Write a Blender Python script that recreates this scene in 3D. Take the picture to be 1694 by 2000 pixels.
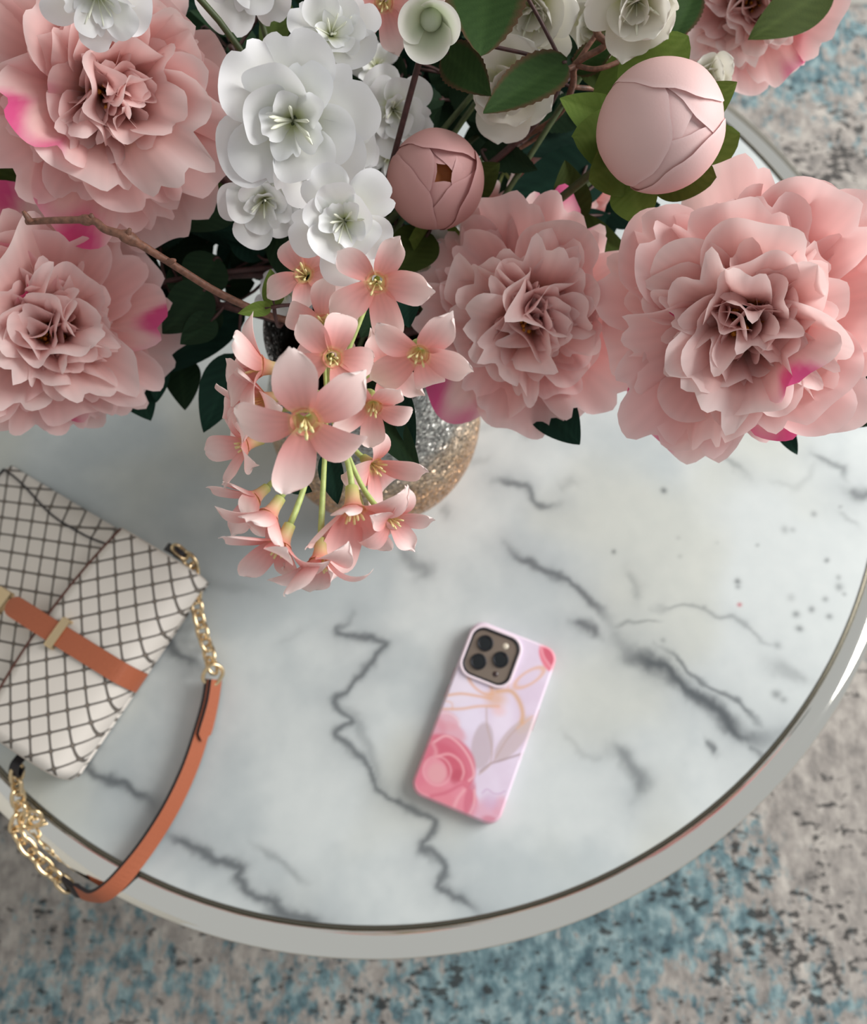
import bpy, math, random
import numpy as np
from mathutils import Vector, Matrix
from mathutils.bvhtree import BVHTree

# ------------------------------------------------------------------ camera, world, light, exposure
for o in list(bpy.data.objects):
    bpy.data.objects.remove(o)
scene = bpy.context.scene
COL = scene.collection
TZ = 0.42                 # table top above the floor
H = 0.745                 # camera above the table top
PITCH = math.radians(17.3)
FPX, CX, CY = 1700.0, 847.0, 1000.0
CAM = Vector((0, 0, TZ + H))
RT = Vector((1, 0, 0))
FW = Vector((0, math.sin(PITCH), -math.cos(PITCH)))
UP = Vector((0, math.cos(PITCH), math.sin(PITCH)))
cd = bpy.data.cameras.new('camera')
cam = bpy.data.objects.new('camera', cd)
COL.objects.link(cam)
cd.sensor_fit = 'HORIZONTAL'
cd.sensor_width = 36.0
cd.lens = 36.0 * FPX / 1694.0
cd.clip_start = 0.02
cam.location = CAM
cam.rotation_euler = (PITCH, 0, 0)
cd.dof.use_dof = True
cd.dof.focus_distance = 0.42
cd.dof.aperture_fstop = 10.0
scene.camera = cam

world = bpy.data.worlds.new('world')
scene.world = world
world.use_nodes = True
bg = world.node_tree.nodes['Background']
bg.inputs['Color'].default_value = (0.93, 0.95, 0.95, 1)
bg.inputs['Strength'].default_value = 0.45

def area(name, loc, target, sx, sy, power, color):
    ld = bpy.data.lights.new(name, 'AREA')
    ld.shape = 'RECTANGLE'
    ld.size, ld.size_y, ld.energy, ld.color = sx, sy, power, color
    lo = bpy.data.objects.new(name, ld)
    COL.objects.link(lo)
    lo.location = loc
    lo.rotation_euler = (Vector(target) - Vector(loc)).to_track_quat('-Z', 'Y').to_euler()
    return lo
area('window_light', (2.1, 0.75, 1.75), (0, 0.3, 0.5), 1.5, 1.7, 85, (1.0, 0.98, 0.95))

vs = scene.view_settings
vs.view_transform = 'Standard'
vs.look = 'None'
vs.gamma = 1.0
vs.use_curve_mapping = False
vs.exposure = 0.0

# ------------------------------------------------------------------ helpers
RNG = np.random.default_rng(7)
random.seed(7)

def lin(c):
    c = np.asarray(c, float) / 255.0
    return np.where(c <= 0.04045, c / 12.92, ((c + 0.055) / 1.055) ** 2.4)

def lin4(r, g, b):
    return tuple(lin((r, g, b))) + (1.0,)

def ray(px, py):
    return FW + RT * ((px - CX) / FPX) + UP * ((CY - py) / FPX)

def pt(px, py, d):                       # the point seen at a pixel, d metres along the optical axis
    return CAM + ray(px, py) * d

def on(px, py, z=0.0):                   # the point seen at a pixel at height z above the table top
    r = ray(px, py)
    return CAM + r * ((TZ + z - CAM.z) / r.z)

def ss(a, b, x):
    t = np.clip((x - a) / (b - a), 0, 1)
    return t * t * (3 - 2 * t)

def mesh(name, V, F, mat=None, col=None, smooth=True, uv=None):
    me = bpy.data.meshes.new(name)
    me.from_pydata([tuple(v) for v in np.asarray(V, float)], [], [tuple(int(i) for i in f) for f in F])
    if smooth:
        me.polygons.foreach_set('use_smooth', [True] * len(me.polygons))
    if col is not None:
        a = me.color_attributes.new('Col', 'FLOAT_COLOR', 'POINT')
        c = np.ones((len(V), 4), np.float32)
        c[:, :3] = col
        a.data.foreach_set('color', c.ravel())
    if uv is not None:
        l = me.uv_layers.new(name='UVMap')
        idx = np.empty(len(me.loops), np.int32)
        me.loops.foreach_get('vertex_index', idx)
        l.data.foreach_set('uv', np.asarray(uv, np.float32)[idx].ravel())
    if mat:
        me.materials.append(mat)
    return me

def link(name, me, parent=None, M=None):
    o = bpy.data.objects.new(name, me)
    COL.objects.link(o)
    if parent is not None:
        o.parent = parent
    if M is not None:
        o.matrix_basis = M
    return o

def tag(o, label=None, cat=None, group=None, kind=None):
    if label: o['label'] = label
    if cat: o['category'] = cat
    if group: o['group'] = group
    if kind: o['kind'] = kind
    return o

def empty(name, loc, label, cat, group=None):
    o = bpy.data.objects.new(name, None)
    o.empty_display_size = 0.02
    COL.objects.link(o)
    o.location = loc
    return tag(o, label, cat, group)

def grid_faces(nu, nv, wrap=False):
    F = []
    for j in range(nv - 1):
        for i in range(nu if wrap else nu - 1):
            a = j * nu + i
            b = j * nu + (i + 1) % nu
            F.append((a, b, b + nu, a + nu))
    return F

def tube(P, R, n=7, cap=True):
    P = np.asarray([tuple(p) for p in P], float)
    R = np.broadcast_to(np.asarray(R, float), (len(P),))
    T = np.gradient(P, axis=0)
    T /= np.linalg.norm(T, axis=1)[:, None] + 1e-12
    up = np.array([0.3, 0.9, 0.2])
    V = []
    N = np.cross(T[0], up); N /= np.linalg.norm(N)
    for p, t, r in zip(P, T, R):
        N = N - t * N.dot(t); N /= np.linalg.norm(N)
        B = np.cross(t, N)
        for k in range(n):
            a = 2 * math.pi * k / n
            V.append(p + r * (math.cos(a) * N + math.sin(a) * B))
    F = grid_faces(n, len(P), True)
    if cap:
        F.append(tuple(range(n))[::-1])
        F.append(tuple((len(P) - 1) * n + k for k in range(n)))
    return np.array(V), F

def bez(p0, p1, p2, p3, n=12):
    t = np.linspace(0, 1, n)[:, None]
    p0, p1, p2, p3 = [np.array(tuple(p)) for p in (p0, p1, p2, p3)]
    return (1-t)**3*p0 + 3*(1-t)**2*t*p1 + 3*(1-t)*t*t*p2 + t**3*p3

def smooth_path(pts, n=8):               # Catmull-Rom
    P = np.array([tuple(p) for p in pts], float)
    P = np.vstack([2*P[0]-P[1], P, 2*P[-1]-P[-2]])
    out = []
    for i in range(1, len(P) - 2):
        for t in np.linspace(0, 1, n, endpoint=False):
            a, b, c, d = P[i-1], P[i], P[i+1], P[i+2]
            out.append(.5*((2*b)+(c-a)*t+(2*a-5*b+4*c-d)*t*t+(-a+3*b-3*c+d)*t**3))
    out.append(P[-2])
    return np.array(out)

def join(parts):
    V, F, n = [], [], 0
    for v, f in parts:
        V.append(v); F += [tuple(i + n for i in q) for q in f]; n += len(v)
    return np.vstack(V), F

def lathe(profile, n=64):
    V = []
    for r, z in profile:
        for k in range(n):
            a = 2 * math.pi * k / n
            V.append((r * math.cos(a), r * math.sin(a), z))
    return np.array(V), grid_faces(n, len(profile), True)

def vnoise(x, y, seed):
    r = np.random.default_rng(seed).random((257, 257)); r[256] = r[0]; r[:, 256] = r[:, 0]
    xi = np.floor(x).astype(int); yi = np.floor(y).astype(int)
    fx = x - xi; fy = y - yi
    fx = fx*fx*(3-2*fx); fy = fy*fy*(3-2*fy)
    xi %= 256; yi %= 256
    a = r[xi, yi]; b = r[xi+1, yi]; c = r[xi, yi+1]; d = r[xi+1, yi+1]
    return (a*(1-fx)+b*fx)*(1-fy) + (c*(1-fx)+d*fx)*fy

def fbm(x, y, seed, octv=4):
    s = 0; a = .5
    for k in range(octv):
        s = s + a * vnoise(x * 2**k + 17.3*k, y * 2**k + 5.1*k, seed + k); a *= .5
    return s

# ------------------------------------------------------------------ materials
def new_mat(name):
    m = bpy.data.materials.new(name)
    m.use_nodes = True
    nt = m.node_tree
    return m, nt, nt.nodes['Principled BSDF']

def N(nt, t, **kw):
    n = nt.nodes.new(t)
    for k, v in kw.items():
        if k in n.inputs: n.inputs[k].default_value = v
        else: setattr(n, k, v)
    return n

def ramp(nt, stops, interp='LINEAR'):
    n = nt.nodes.new('ShaderNodeValToRGB')
    n.color_ramp.interpolation = interp
    e = n.color_ramp.elements
    while len(e) < len(stops): e.new(0.5)
    for el, (p, c) in zip(e, stops):
        el.position = p; el.color = c
    return n

def simple(name, rgb, rough=.5, metal=0.0, spec=.5, noise=0.0, nscale=200, bump=0.0):
    m, nt, b = new_mat(name)
    b.inputs['Base Color'].default_value = lin4(*rgb)
    b.inputs['Roughness'].default_value = rough
    b.inputs['Metallic'].default_value = metal
    b.inputs['Specular IOR Level'].default_value = spec
    if noise or bump:
        tc = N(nt, 'ShaderNodeTexCoord')
        no = N(nt, 'ShaderNodeTexNoise', Scale=nscale, Detail=3.0)
        nt.links.new(tc.outputs['Object'], no.inputs['Vector'])
        if noise:
            c = lin(rgb)
            r = ramp(nt, [(.3, tuple(c*(1-noise))+(1,)), (.7, tuple(np.minimum(c*(1+noise), 1))+(1,))])
            nt.links.new(no.outputs['Fac'], r.inputs['Fac'])
            nt.links.new(r.outputs['Color'], b.inputs['Base Color'])
        if bump:
            bm = N(nt, 'ShaderNodeBump', Strength=bump, Distance=.001)
            nt.links.new(no.outputs['Fac'], bm.inputs['Height'])
            nt.links.new(bm.outputs['Normal'], b.inputs['Normal'])
    return m

def petal_mat(name, trans=.3, rough=.55, var=.08, spec=.35, weave=.12):
    m, nt, b = new_mat(name)
    at = N(nt, 'ShaderNodeAttribute', attribute_name='Col')
    oi = N(nt, 'ShaderNodeObjectInfo')
    mr = N(nt, 'ShaderNodeMapRange')
    mr.inputs['To Min'].default_value = 1 - var
    mr.inputs['To Max'].default_value = 1 + var * .5
    nt.links.new(oi.outputs['Random'], mr.inputs['Value'])
    hs = N(nt, 'ShaderNodeHueSaturation')
    nt.links.new(at.outputs['Color'], hs.inputs['Color'])
    nt.links.new(mr.outputs['Result'], hs.inputs['Value'])
    nt.links.new(hs.outputs['Color'], b.inputs['Base Color'])
    b.inputs['Roughness'].default_value = rough
    b.inputs['Specular IOR Level'].default_value = spec
    tc = N(nt, 'ShaderNodeTexCoord')
    wv = N(nt, 'ShaderNodeTexNoise', Scale=900.0, Detail=2.0)
    nt.links.new(tc.outputs['Object'], wv.inputs['Vector'])
    bm = N(nt, 'ShaderNodeBump', Strength=weave, Distance=.0004)
    nt.links.new(wv.outputs['Fac'], bm.inputs['Height'])
    nt.links.new(bm.outputs['Normal'], b.inputs['Normal'])
    tr = N(nt, 'ShaderNodeBsdfTranslucent')
    nt.links.new(hs.outputs['Color'], tr.inputs['Color'])
    mx = N(nt, 'ShaderNodeMixShader', Fac=trans)
    nt.links.new(b.outputs[0], mx.inputs[1])
    nt.links.new(tr.outputs[0], mx.inputs[2])
    nt.links.new(mx.outputs[0], nt.nodes['Material Output'].inputs['Surface'])
    return m

M_PETAL = petal_mat('peony_petal', .40, .55, .07)
M_WHITE = petal_mat('white_petal', .28, .42, .03, .4)
M_FLORET = petal_mat('floret_petal', .30, .5, .05)
M_BUD = petal_mat('bud_petal', .15, .55, .04)
M_LEAF = petal_mat('leaf', .12, .7, .2, .1, .25)
M_STEM = simple('stem_brown', (70, 42, 40), .6, noise=.3, nscale=300)
M_STEMG = simple('stem_green', (62, 74, 38), .55, noise=.2, nscale=300)
M_PEDI = simple('pedicel_green', (178, 196, 120), .5, noise=.15, nscale=300)
M_TWIG = simple('twig', (120, 82, 66), .55, noise=.35, nscale=400, bump=.4)
M_STAMEN = simple('stamen_orange', (236, 166, 60), .6, noise=.3, nscale=900)
M_STAMENW = simple('stamen_cream', (238, 240, 222), .5)
M_STAMENY = simple('stamen_yellow', (238, 226, 165), .5)
M_CHROME = simple('chrome', (252, 250, 243), .06, 1.0)
M_CHROMED = simple('chrome_edge', (120, 116, 104), .22, 1.0)
M_GOLD = simple('gold', (232, 206, 164), .2, 1.0)
M_TAN = simple('tan_leather', (172, 95, 64), .5, noise=.06, nscale=900, bump=.25)
M_EDGE = simple('leather_edge_dark', (32, 27, 32), .5)
M_BROWN = simple('flap_edge_brown', (92, 52, 42), .5)
M_BLACKGLASS = simple('lens_glass', (16, 20, 24), .05, 0, .6)
M_ISLAND = simple('camera_metal', (150, 136, 124), .3, .7)
M_RINGD = simple('camera_ring', (44, 46, 52), .35, .6)
M_CASEEDGE = simple('case_white', (238, 222, 232), .35)
M_CASESIDE = simple('case_side', (216, 160, 172), .35)
M_BTN = simple('button', (190, 150, 160), .4)
M_SOIL = simple('vase_inside', (60, 58, 58), .8)

# ------------------------------------------------------------------ floor and rug
m, nt, b = new_mat('floor_boards')
tc = N(nt, 'ShaderNodeTexCoord'); mp = N(nt, 'ShaderNodeMapping'); mp.inputs['Scale'].default_value = (3, 30, 1)
no = N(nt, 'ShaderNodeTexNoise', Scale=2.0, Detail=6.0)
nt.links.new(tc.outputs['Object'], mp.inputs['Vector']); nt.links.new(mp.outputs['Vector'], no.inputs['Vector'])
r = ramp(nt, [(.3, lin4(150, 148, 142)), (.7, lin4(186, 184, 178))])
nt.links.new(no.outputs['Fac'], r.inputs['Fac']); nt.links.new(r.outputs['Color'], b.inputs['Base Color'])
b.inputs['Roughness'].default_value = .45
M_FLOOR = m
V = [(-3, -3, -.012), (3, -3, -.012), (3, 3.2, -.012), (-3, 3.2, -.012), (-3, -3, -.06), (3, -3, -.06), (3, 3.2, -.06), (-3, 3.2, -.06)]
F = [(0, 1, 2, 3), (7, 6, 5, 4), (0, 4, 5, 1), (1, 5, 6, 2), (2, 6, 7, 3), (3, 7, 4, 0)]
tag(link('floor', mesh('floor', V, F, M_FLOOR, smooth=False)), 'pale grey wooden floor beyond the edge of the rug', kind='structure')

M_WALL = simple('wall_paint', (206, 203, 196), .85, noise=.03, nscale=3)
def wall(name, x0, x1, y0, y1, label):
    V = [(x, y, z) for z in (-.06, 2.6) for x, y in ((x0, y0), (x1, y0), (x1, y1), (x0, y1))]
    tag(link(name, mesh(name, V, [(3, 2, 1, 0), (4, 5, 6, 7), (0, 1, 5, 4), (1, 2, 6, 5), (2, 3, 7, 6), (3, 0, 4, 7)], M_WALL, smooth=False)), label, kind='structure')
wall('light_block_wall_left', -1.6, -1.5, -2.4, 3.2, 'plain pale wall on the side away from the window')  # unseen wall, set close to the table to block light from the left
wall('wall_back', -1.6, 3.0, 3.2, 3.3, 'plain pale wall behind the table')

def rug():
    edge = on(1650, 8, -TZ).y
    x0, x1, y0, y1 = -1.35, 1.35, -0.75, edge
    nu, nv = 226, int((y1 - y0) / .012)
    xs = np.linspace(x0, x1, nu); ys = np.linspace(y0, y1, nv)
    X, Y = np.meshgrid(xs, ys)
    blue = np.full(X.shape, .36); dark = np.full(X.shape, .43)
    def blob(A, px, py, rx, ry, amp):
        c = on(px, py, -TZ); s = (H + TZ) / FPX
        A += amp * np.exp(-(((X - c.x) / (rx*s))**2 + ((Y - c.y) / (ry*s))**2))
    # teal zones and speckle zones of the worn pattern
    for a in [(1060, 1880, 220, 120, .30), (1330, 1680, 190, 80, .26), (1250, 1800, 260, 100, .16), (900, 1960, 160, 70, .2),
              (230, 1900, 200, 80, .17), (90, 1800, 120, 60, .08), (480, 1980, 140, 50, .10), (1600, 1960, 120, 70, .08),
              (1500, 130, 190, 110, .36), (1470, 20, 160, 60, .25), (1600, 60, 120, 60, .2), (20, 2000, 100, 60, .12),
              (620, 1930, 120, 60, .07),
              (1620, 1470, 130, 170, -.5), (1560, 360, 110, 70, -.4), (60, 1720, 120, 50, -.1), (430, 1830, 120, 50, -.12), (1640, 1750, 80, 60, -.1)]:
        blob(blue, *a)
    for a in [(1560, 360, 110, 90, .22), (1660, 300, 60, 80, .2), (1460, 1740, 130, 110, .10), (1560, 1850, 110, 100, .12), (780, 1940, 120, 60, .06),
              (1610, 1480, 140, 110, -.06), (250, 1900, 250, 120, -.03), (1500, 130, 160, 90, -.06), (1060, 1960, 150, 90, .05)]:
        blob(dark, *a)
    z = np.zeros(X.shape)
    V = np.c_[X.ravel(), Y.ravel(), z.ravel()]
    col = np.c_[blue.ravel(), dark.ravel(), z.ravel()]
    F = grid_faces(nu, nv)
    n = len(V)
    # a border that turns down to the floor
    ring = [i for i in range(nu)] + [j*nu + nu-1 for j in range(1, nv)] + [(nv-1)*nu + i for i in range(nu-2, -1, -1)] + [j*nu for j in range(nv-2, 0, -1)]
    V2 = V[ring].copy(); V2[:, 2] = -.012
    V = np.vstack([V, V2]); col = np.vstack([col, col[ring]])
    k = len(ring)
    F += [(ring[i], n+i, n+(i+1) % k, ring[(i+1) % k]) for i in range(k)]
    m, nt, b = new_mat('rug')
    L = nt.links.new
    at = N(nt, 'ShaderNodeAttribute', attribute_name='Col')
    sp = N(nt, 'ShaderNodeSeparateColor'); L(at.outputs['Color'], sp.inputs[0])
    tc = N(nt, 'ShaderNodeTexCoord')
    def noise(scale, sx=1, sy=1, detail=5., rough=.6, off=0):
        mp = N(nt, 'ShaderNodeMapping'); mp.inputs['Scale'].default_value = (sx, sy, 1); mp.inputs['Location'].default_value = (off, off*.7, 0)
        n = N(nt, 'ShaderNodeTexNoise', Scale=scale, Detail=detail, Roughness=rough)
        L(tc.outputs['Object'], mp.inputs['Vector']); L(mp.outputs['Vector'], n.inputs['Vector'])
        return n.outputs['Fac']
    def math_(op, a, c):
        n = N(nt, 'ShaderNodeMath', operation=op)
        for i, v in enumerate((a, c)):
            if isinstance(v, (int, float)): n.inputs[i].default_value = v
            else: L(v, n.inputs[i])
        return n.outputs[0]
    base = ramp(nt, [(.34, lin4(112, 109, 107)), (.5, lin4(160, 154, 149)), (.64, lin4(192, 186, 179))])
    L(math_('ADD', math_('MULTIPLY', noise(26, 1, .8), .5), math_('MULTIPLY', noise(75, 1, .6, off=3), .5)), base.inputs['Fac'])
    bl = ramp(nt, [(.36, lin4(54, 86, 98)), (.5, lin4(98, 132, 141)), (.62, lin4(148, 172, 176))])
    L(noise(55, 1, .7, off=9), bl.inputs['Fac'])
    def cen(n, k): return math_('MULTIPLY', math_('SUBTRACT', n, .5), k)
    bm_ = math_('ADD', math_('ADD', cen(noise(11, .8, 1, 9, .78, 1), .9), cen(noise(62, 1, .55, 5, .7, 5), 1.5)), sp.outputs[0])
    bmask = ramp(nt, [(.43, (0, 0, 0, 1)), (.57, (1, 1, 1, 1))]); L(bm_, bmask.inputs['Fac'])
    mx = N(nt, 'ShaderNodeMix', data_type='RGBA'); L(math_('MULTIPLY', bmask.outputs['Color'], .85), mx.inputs['Factor']); L(base.outputs['Color'], mx.inputs['A']); L(bl.outputs['Color'], mx.inputs['B'])
    dm_ = math_('ADD', math_('ADD', cen(noise(95, .6, 1, 3, .6, 2), 1.5), cen(noise(15, 1, 1, 3, .6, 8), .8)), sp.outputs[1])
    dmask = ramp(nt, [(.595, (0, 0, 0, 1)), (.66, (1, 1, 1, 1))]); L(dm_, dmask.inputs['Fac'])
    mx2 = N(nt, 'ShaderNodeMix', data_type='RGBA'); L(math_('MULTIPLY', dmask.outputs['Color'], .85), mx2.inputs['Factor']); L(mx.outputs['Result'], mx2.inputs['A']); mx2.inputs['B'].default_value = lin4(58, 58, 58)
    L(mx2.outputs['Result'], b.inputs['Base Color'])
    b.inputs['Roughness'].default_value = .95; b.inputs['Specular IOR Level'].default_value = .1
    bp = N(nt, 'ShaderNodeBump', Strength=.5, Distance=.003); L(noise(260, 1, .5, 3), bp.inputs['Height']); L(bp.outputs['Normal'], b.inputs['Normal'])
    tag(link('rug', mesh('rug', V, F, m, col)), 'distressed grey and teal woven rug with black speckles under the round table', 'rug')
rug()

# ------------------------------------------------------------------ the round marble table
TC = Vector((-0.0467, 0.3546, TZ)); TR = 0.4614
def polydist(X, Y, P):
    D = np.full(X.shape, 9.0); T = np.zeros(X.shape)
    L = np.r_[0, np.cumsum(np.hypot(*np.diff(P, axis=0).T))]; tot = L[-1]
    for i in range(len(P) - 1):
        a, c = P[i], P[i+1]; d = c - a; l2 = (d*d).sum() + 1e-12
        t = np.clip(((X-a[0])*d[0] + (Y-a[1])*d[1]) / l2, 0, 1)
        q = np.hypot(X-a[0]-t*d[0], Y-a[1]-t*d[1])
        mk = q < D
        D[mk] = q[mk]; T[mk] = ((L[i] + t*np.sqrt(l2)) / tot)[mk]
    return D, T

def table():
    t = empty('coffee_table', (TC.x, TC.y, 0), 'round white marble coffee table with a polished silver metal rim', 'table')
    off = Vector((TC.x, TC.y, 0))
    n = 520
    g = np.linspace(-1, 1, n)
    A, B = np.meshgrid(g, g)
    big = np.maximum(np.abs(A), np.abs(B)); hyp = np.hypot(A, B) + 1e-9
    k = (big / hyp)
    k = 1 + (k - 1) * ss(0.0, 1, big)
    X = A * k * TR; Y = B * k * TR
    s = H / FPX
    wx, wy = X + TC.x, Y + TC.y
    sc = 1 / .020
    jx = (fbm(wx*sc, wy*sc, 3) - .47) * 34 * s + (fbm(wx*sc*3, wy*sc*3, 23, 2) - .37) * 6 * s + (fbm(wx*sc/4, wy*sc/4, 33) - .47) * 20 * s
    jy = (fbm(wx*sc, wy*sc, 13) - .47) * 34 * s + (fbm(wx*sc*3, wy*sc*3, 29, 2) - .37) * 6 * s + (fbm(wx*sc/4, wy*sc/4, 43) - .47) * 20 * s
    vein = np.zeros(X.shape)
    soft = np.zeros(X.shape)
    def v(pts, w, amp, halo=1.0, taper=.25):
        nonlocal vein, soft
        P = smooth_path([on(*p) for p in pts], 4)[:, :2]
        d, tt = polydist(wx + jx, wy + jy, P)
        wv = w * s * (.55 + .9 * fbm(wx/.012, wy/.012, 77))
        tp = ss(0, taper, tt) * ss(0, taper, 1 - tt) if taper else 1.0
        tp = .25 + .75 * tp
        vein = np.maximum(vein, amp * tp * np.exp(-(d / wv)**2))
        soft = np.maximum(soft, halo * amp * .55 * np.exp(-(d / (w*4.2*s))**1.3))
    v([(980,1060),(1030,1090),(1090,1122),(1120,1150),(1165,1182),(1200,1212)], 10, .80)
    v([(1115,1210),(1150,1220),(1182,1236)], 9, .8)
    v([(1208,1235),(1235,1270),(1270,1288),(1310,1315),(1350,1348),(1400,1382),(1440,1428),(1480,1446),(1525,1440)], 16, .98)
    v([(1275,1260),(1320,1283),(1355,1315),(1390,1338),(1440,1370),(1475,1410),(1492,1438)], 6, .75)
    v([(1465,1455),(1495,1478)], 9, .6)
    v([(1195,1213),(1240,1206),(1290,1206)], 4, .45)
    v([(1262,1184),(1312,1179),(1378,1183),(1406,1202),(1462,1225),(1495,1256),(1524,1264)], 5, .42)
    v([(695,1206),(668,1240),(715,1250),(752,1252),(738,1290),(700,1328),(650,1368),(690,1412),(650,1440),(690,1472),(715,1500),(742,1545),(790,1570),(830,1588),(850,1602),(838,1632),(815,1652),(840,1675),(862,1700),(852,1722),(880,1745),(922,1775),(940,1790)], 9, .82, taper=.06)
    v([(640,1375),(690,1395),(725,1480),(760,1570)], 12, .35)
    v([(330,1620),(390,1650),(430,1680),(467,1700),(458,1720),(510,1745),(550,1775),(600,1790),(635,1803)], 11, .85, taper=.1)
    v([(490,1640),(560,1692),(605,1726)], 8, .36)
    v([(185,1462),(174,1500),(200,1525),(245,1535),(280,1560),(305,1585)], 11, .85)
    v([(295,1235),(330,1275),(385,1307)], 10, .75)
    v([(962,940),(1000,945),(1030,960),(1050,985),(1098,986)], 9, .72)
    v([(1095,960),(1130,935)], 14, .25)
    v([(905,905),(960,890)], 10, .2)
    v([(770,1060),(805,1095),(832,1108),(812,1135)], 15, .52)
    v([(860,985),(880,1005)], 12, .35)
    v([(1188,1462),(1218,1460),(1235,1500),(1252,1530),(1238,1562)], 17, .62)
    v([(1378,1443),(1408,1470)], 8, .8, .4)
    v([(1585,893),(1640,920),(1656,942)], 7, .6)
    v([(1655,962),(1700,968),(1730,962)], 12, .75)
    v([(1330,870),(1400,893),(1440,917),(1470,930)], 6, .38)
    v([(1500,935),(1560,955),(1600,900)], 6, .16)
    v([(1225,1108),(1240,1140),(1235,1165)], 12, .3)
    v([(1100,1420),(1140,1468),(1190,1470)], 8, .22)
    v([(880,830),(1000,838),(1090,850),(1110,852)], 8, .16)
    v([(1630,1000),(1680,1035)], 6, .3)
    v([(1008,835),(1030,850)], 12, .4)
    v([(60,1690),(140,1745)], 8, .0)
    v([(330,1090),(420,1140),(520,1160)], 12, .2)
    v([(1500,1300),(1560,1330),(1580,1340)], 14, .35)
    v([(540,1255),(600,1225)], 6, .1)
    for (px, py, r, a) in [(1297,958,6,.9),(1198,1077,4.5,.8),(1441,1136,6,.85),(1441,1146,5,.6),(1616,1093,5,.8),(1481,1064,3.5,.6),(1326,1050,4,.3),(1555,1198,7,.7),(1562,1226,7,.75),
                           (1585,1190,6,.7),(1620,1205,6,.7),(1612,1170,6,.6),(1642,1145,8,.6),(1652,1158,4,.6),(1640,1128,5,.5),(1535,1035,8,.4),(1550,1036,6,.4),(1590,1006,6,.55),(1640,990,4,.55),
                           (1515,1355,9,.6),(1528,1365,7,.5),(1376,1186,6,.5),(1520,1262,7,.4),(1445,322,7,.7),(1455,390,6,.45),(1296,1252,5,.4),(1328,1085,4,.3),(1545,1165,8,.3),(1400,1060,4,.2)]:
        c = on(px, py); d = np.hypot(wx + jx*.25 - c.x, wy + jy*.25 - c.y)
        vein = np.maximum(vein, a * np.exp(-(d/(r*s))**2))
    c = on(1445, 1181); red = np.exp(-(np.hypot(wx-c.x, wy-c.y)/(4*s))**2)
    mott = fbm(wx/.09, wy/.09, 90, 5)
    tint = fbm(wx/.16, wy/.16, 120, 3)
    base = np.empty(X.shape + (3,))
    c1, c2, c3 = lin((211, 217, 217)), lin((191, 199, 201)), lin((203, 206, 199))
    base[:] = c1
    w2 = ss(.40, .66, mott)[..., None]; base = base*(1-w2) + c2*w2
    w3 = (ss(.48, .66, tint)*.8)[..., None]; base = base*(1-w3) + c3*w3
    h = np.clip(soft, 0, 1)[..., None]*.95; base = base*(1-h) + lin((150, 157, 162))*h
    q = np.clip(vein, 0, 1)[..., None]*.86; base = base*(1-q) + lin((58, 64, 70))*q
    r_ = red[..., None]; base = base*(1-r_) + lin((190, 80, 95))*r_
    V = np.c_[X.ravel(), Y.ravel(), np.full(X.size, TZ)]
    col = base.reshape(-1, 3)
    F = grid_faces(n, n)
    ring = [i for i in range(n)] + [j*n + n-1 for j in range(1, n)] + [(n-1)*n + i for i in range(n-2, -1, -1)] + [j*n for j in range(n-2, 0, -1)]
    V2 = V[ring].copy(); V2[:, 2] = TZ - .018
    F += [(ring[i], len(V)+i, len(V)+(i+1) % len(ring), ring[(i+1) % len(ring)]) for i in range(len(ring))]
    F.append(tuple(len(V) + i for i in range(len(ring)))[::-1])
    V = np.vstack([V, V2]); col = np.vstack([col, col[ring]])
    m, nt, b = new_mat('marble')
    at = N(nt, 'ShaderNodeAttribute', attribute_name='Col')
    tc = N(nt, 'ShaderNodeTexCoord'); no = N(nt, 'ShaderNodeTexNoise', Scale=60.0, Detail=5.0)
    nt.links.new(tc.outputs['Object'], no.inputs['Vector'])
    rr = ramp(nt, [(.3, (.95, .955, .96, 1)), (.7, (1, 1, 1, 1))]); nt.links.new(no.outputs['Fac'], rr.inputs['Fac'])
    mx = N(nt, 'ShaderNodeMix', data_type='RGBA', blend_type='MULTIPLY'); mx.inputs['Factor'].default_value = 1.0
    nt.links.new(at.outputs['Color'], mx.inputs['A']); nt.links.new(rr.outputs['Color'], mx.inputs['B'])
    nt.links.new(mx.outputs['Result'], b.inputs['Base Color'])
    b.inputs['Roughness'].default_value = .22; b.inputs['Specular IOR Level'].default_value = .35
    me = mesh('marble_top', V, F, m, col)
    nf = len(me.polygons); sm = [True]*nf; sm[-1] = False
    me.polygons.foreach_set('use_smooth', sm)
    mt = link('marble_top', me, t)
    # metal: a thin dark lip beside the stone, then the polished band, then its outer bead
    lip = [(TR-.0005, TZ-.018), (TR-.0005, TZ+.0006), (TR+.0012, TZ+.0010), (TR+.0026, TZ-.0004), (TR+.0026, TZ-.01)]
    V, F = lathe(lip, 192); link('rim_lip', mesh('rim_lip', V, F, M_CHROMED), t)
    band = [(TR+.0026, TZ-.012), (TR+.0027, TZ+.0000), (TR+.0034, TZ+.0010), (TR+.010, TZ+.0016), (TR+.018, TZ+.0013), (TR+.0225, TZ-.0002), (TR+.0240, TZ-.0025), (TR+.0245, TZ-.006),
            (TR+.0245, TZ-.028), (TR+.0235, TZ-.030), (TR-.004, TZ-.030), (TR-.004, TZ-.019), (TR-.0005, TZ-.0185)]
    V, F = lathe(band, 192); link('metal_rim', mesh('metal_rim', V, F, M_CHROME), t)
    V, F = lathe([(.10, TZ-.030), (TR-.01, TZ-.030), (TR-.01, TZ-.0185), (.10, TZ-.0185)], 96)
    link('under_frame', mesh('under_frame', V, F, M_CHROMED), t)
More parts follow.
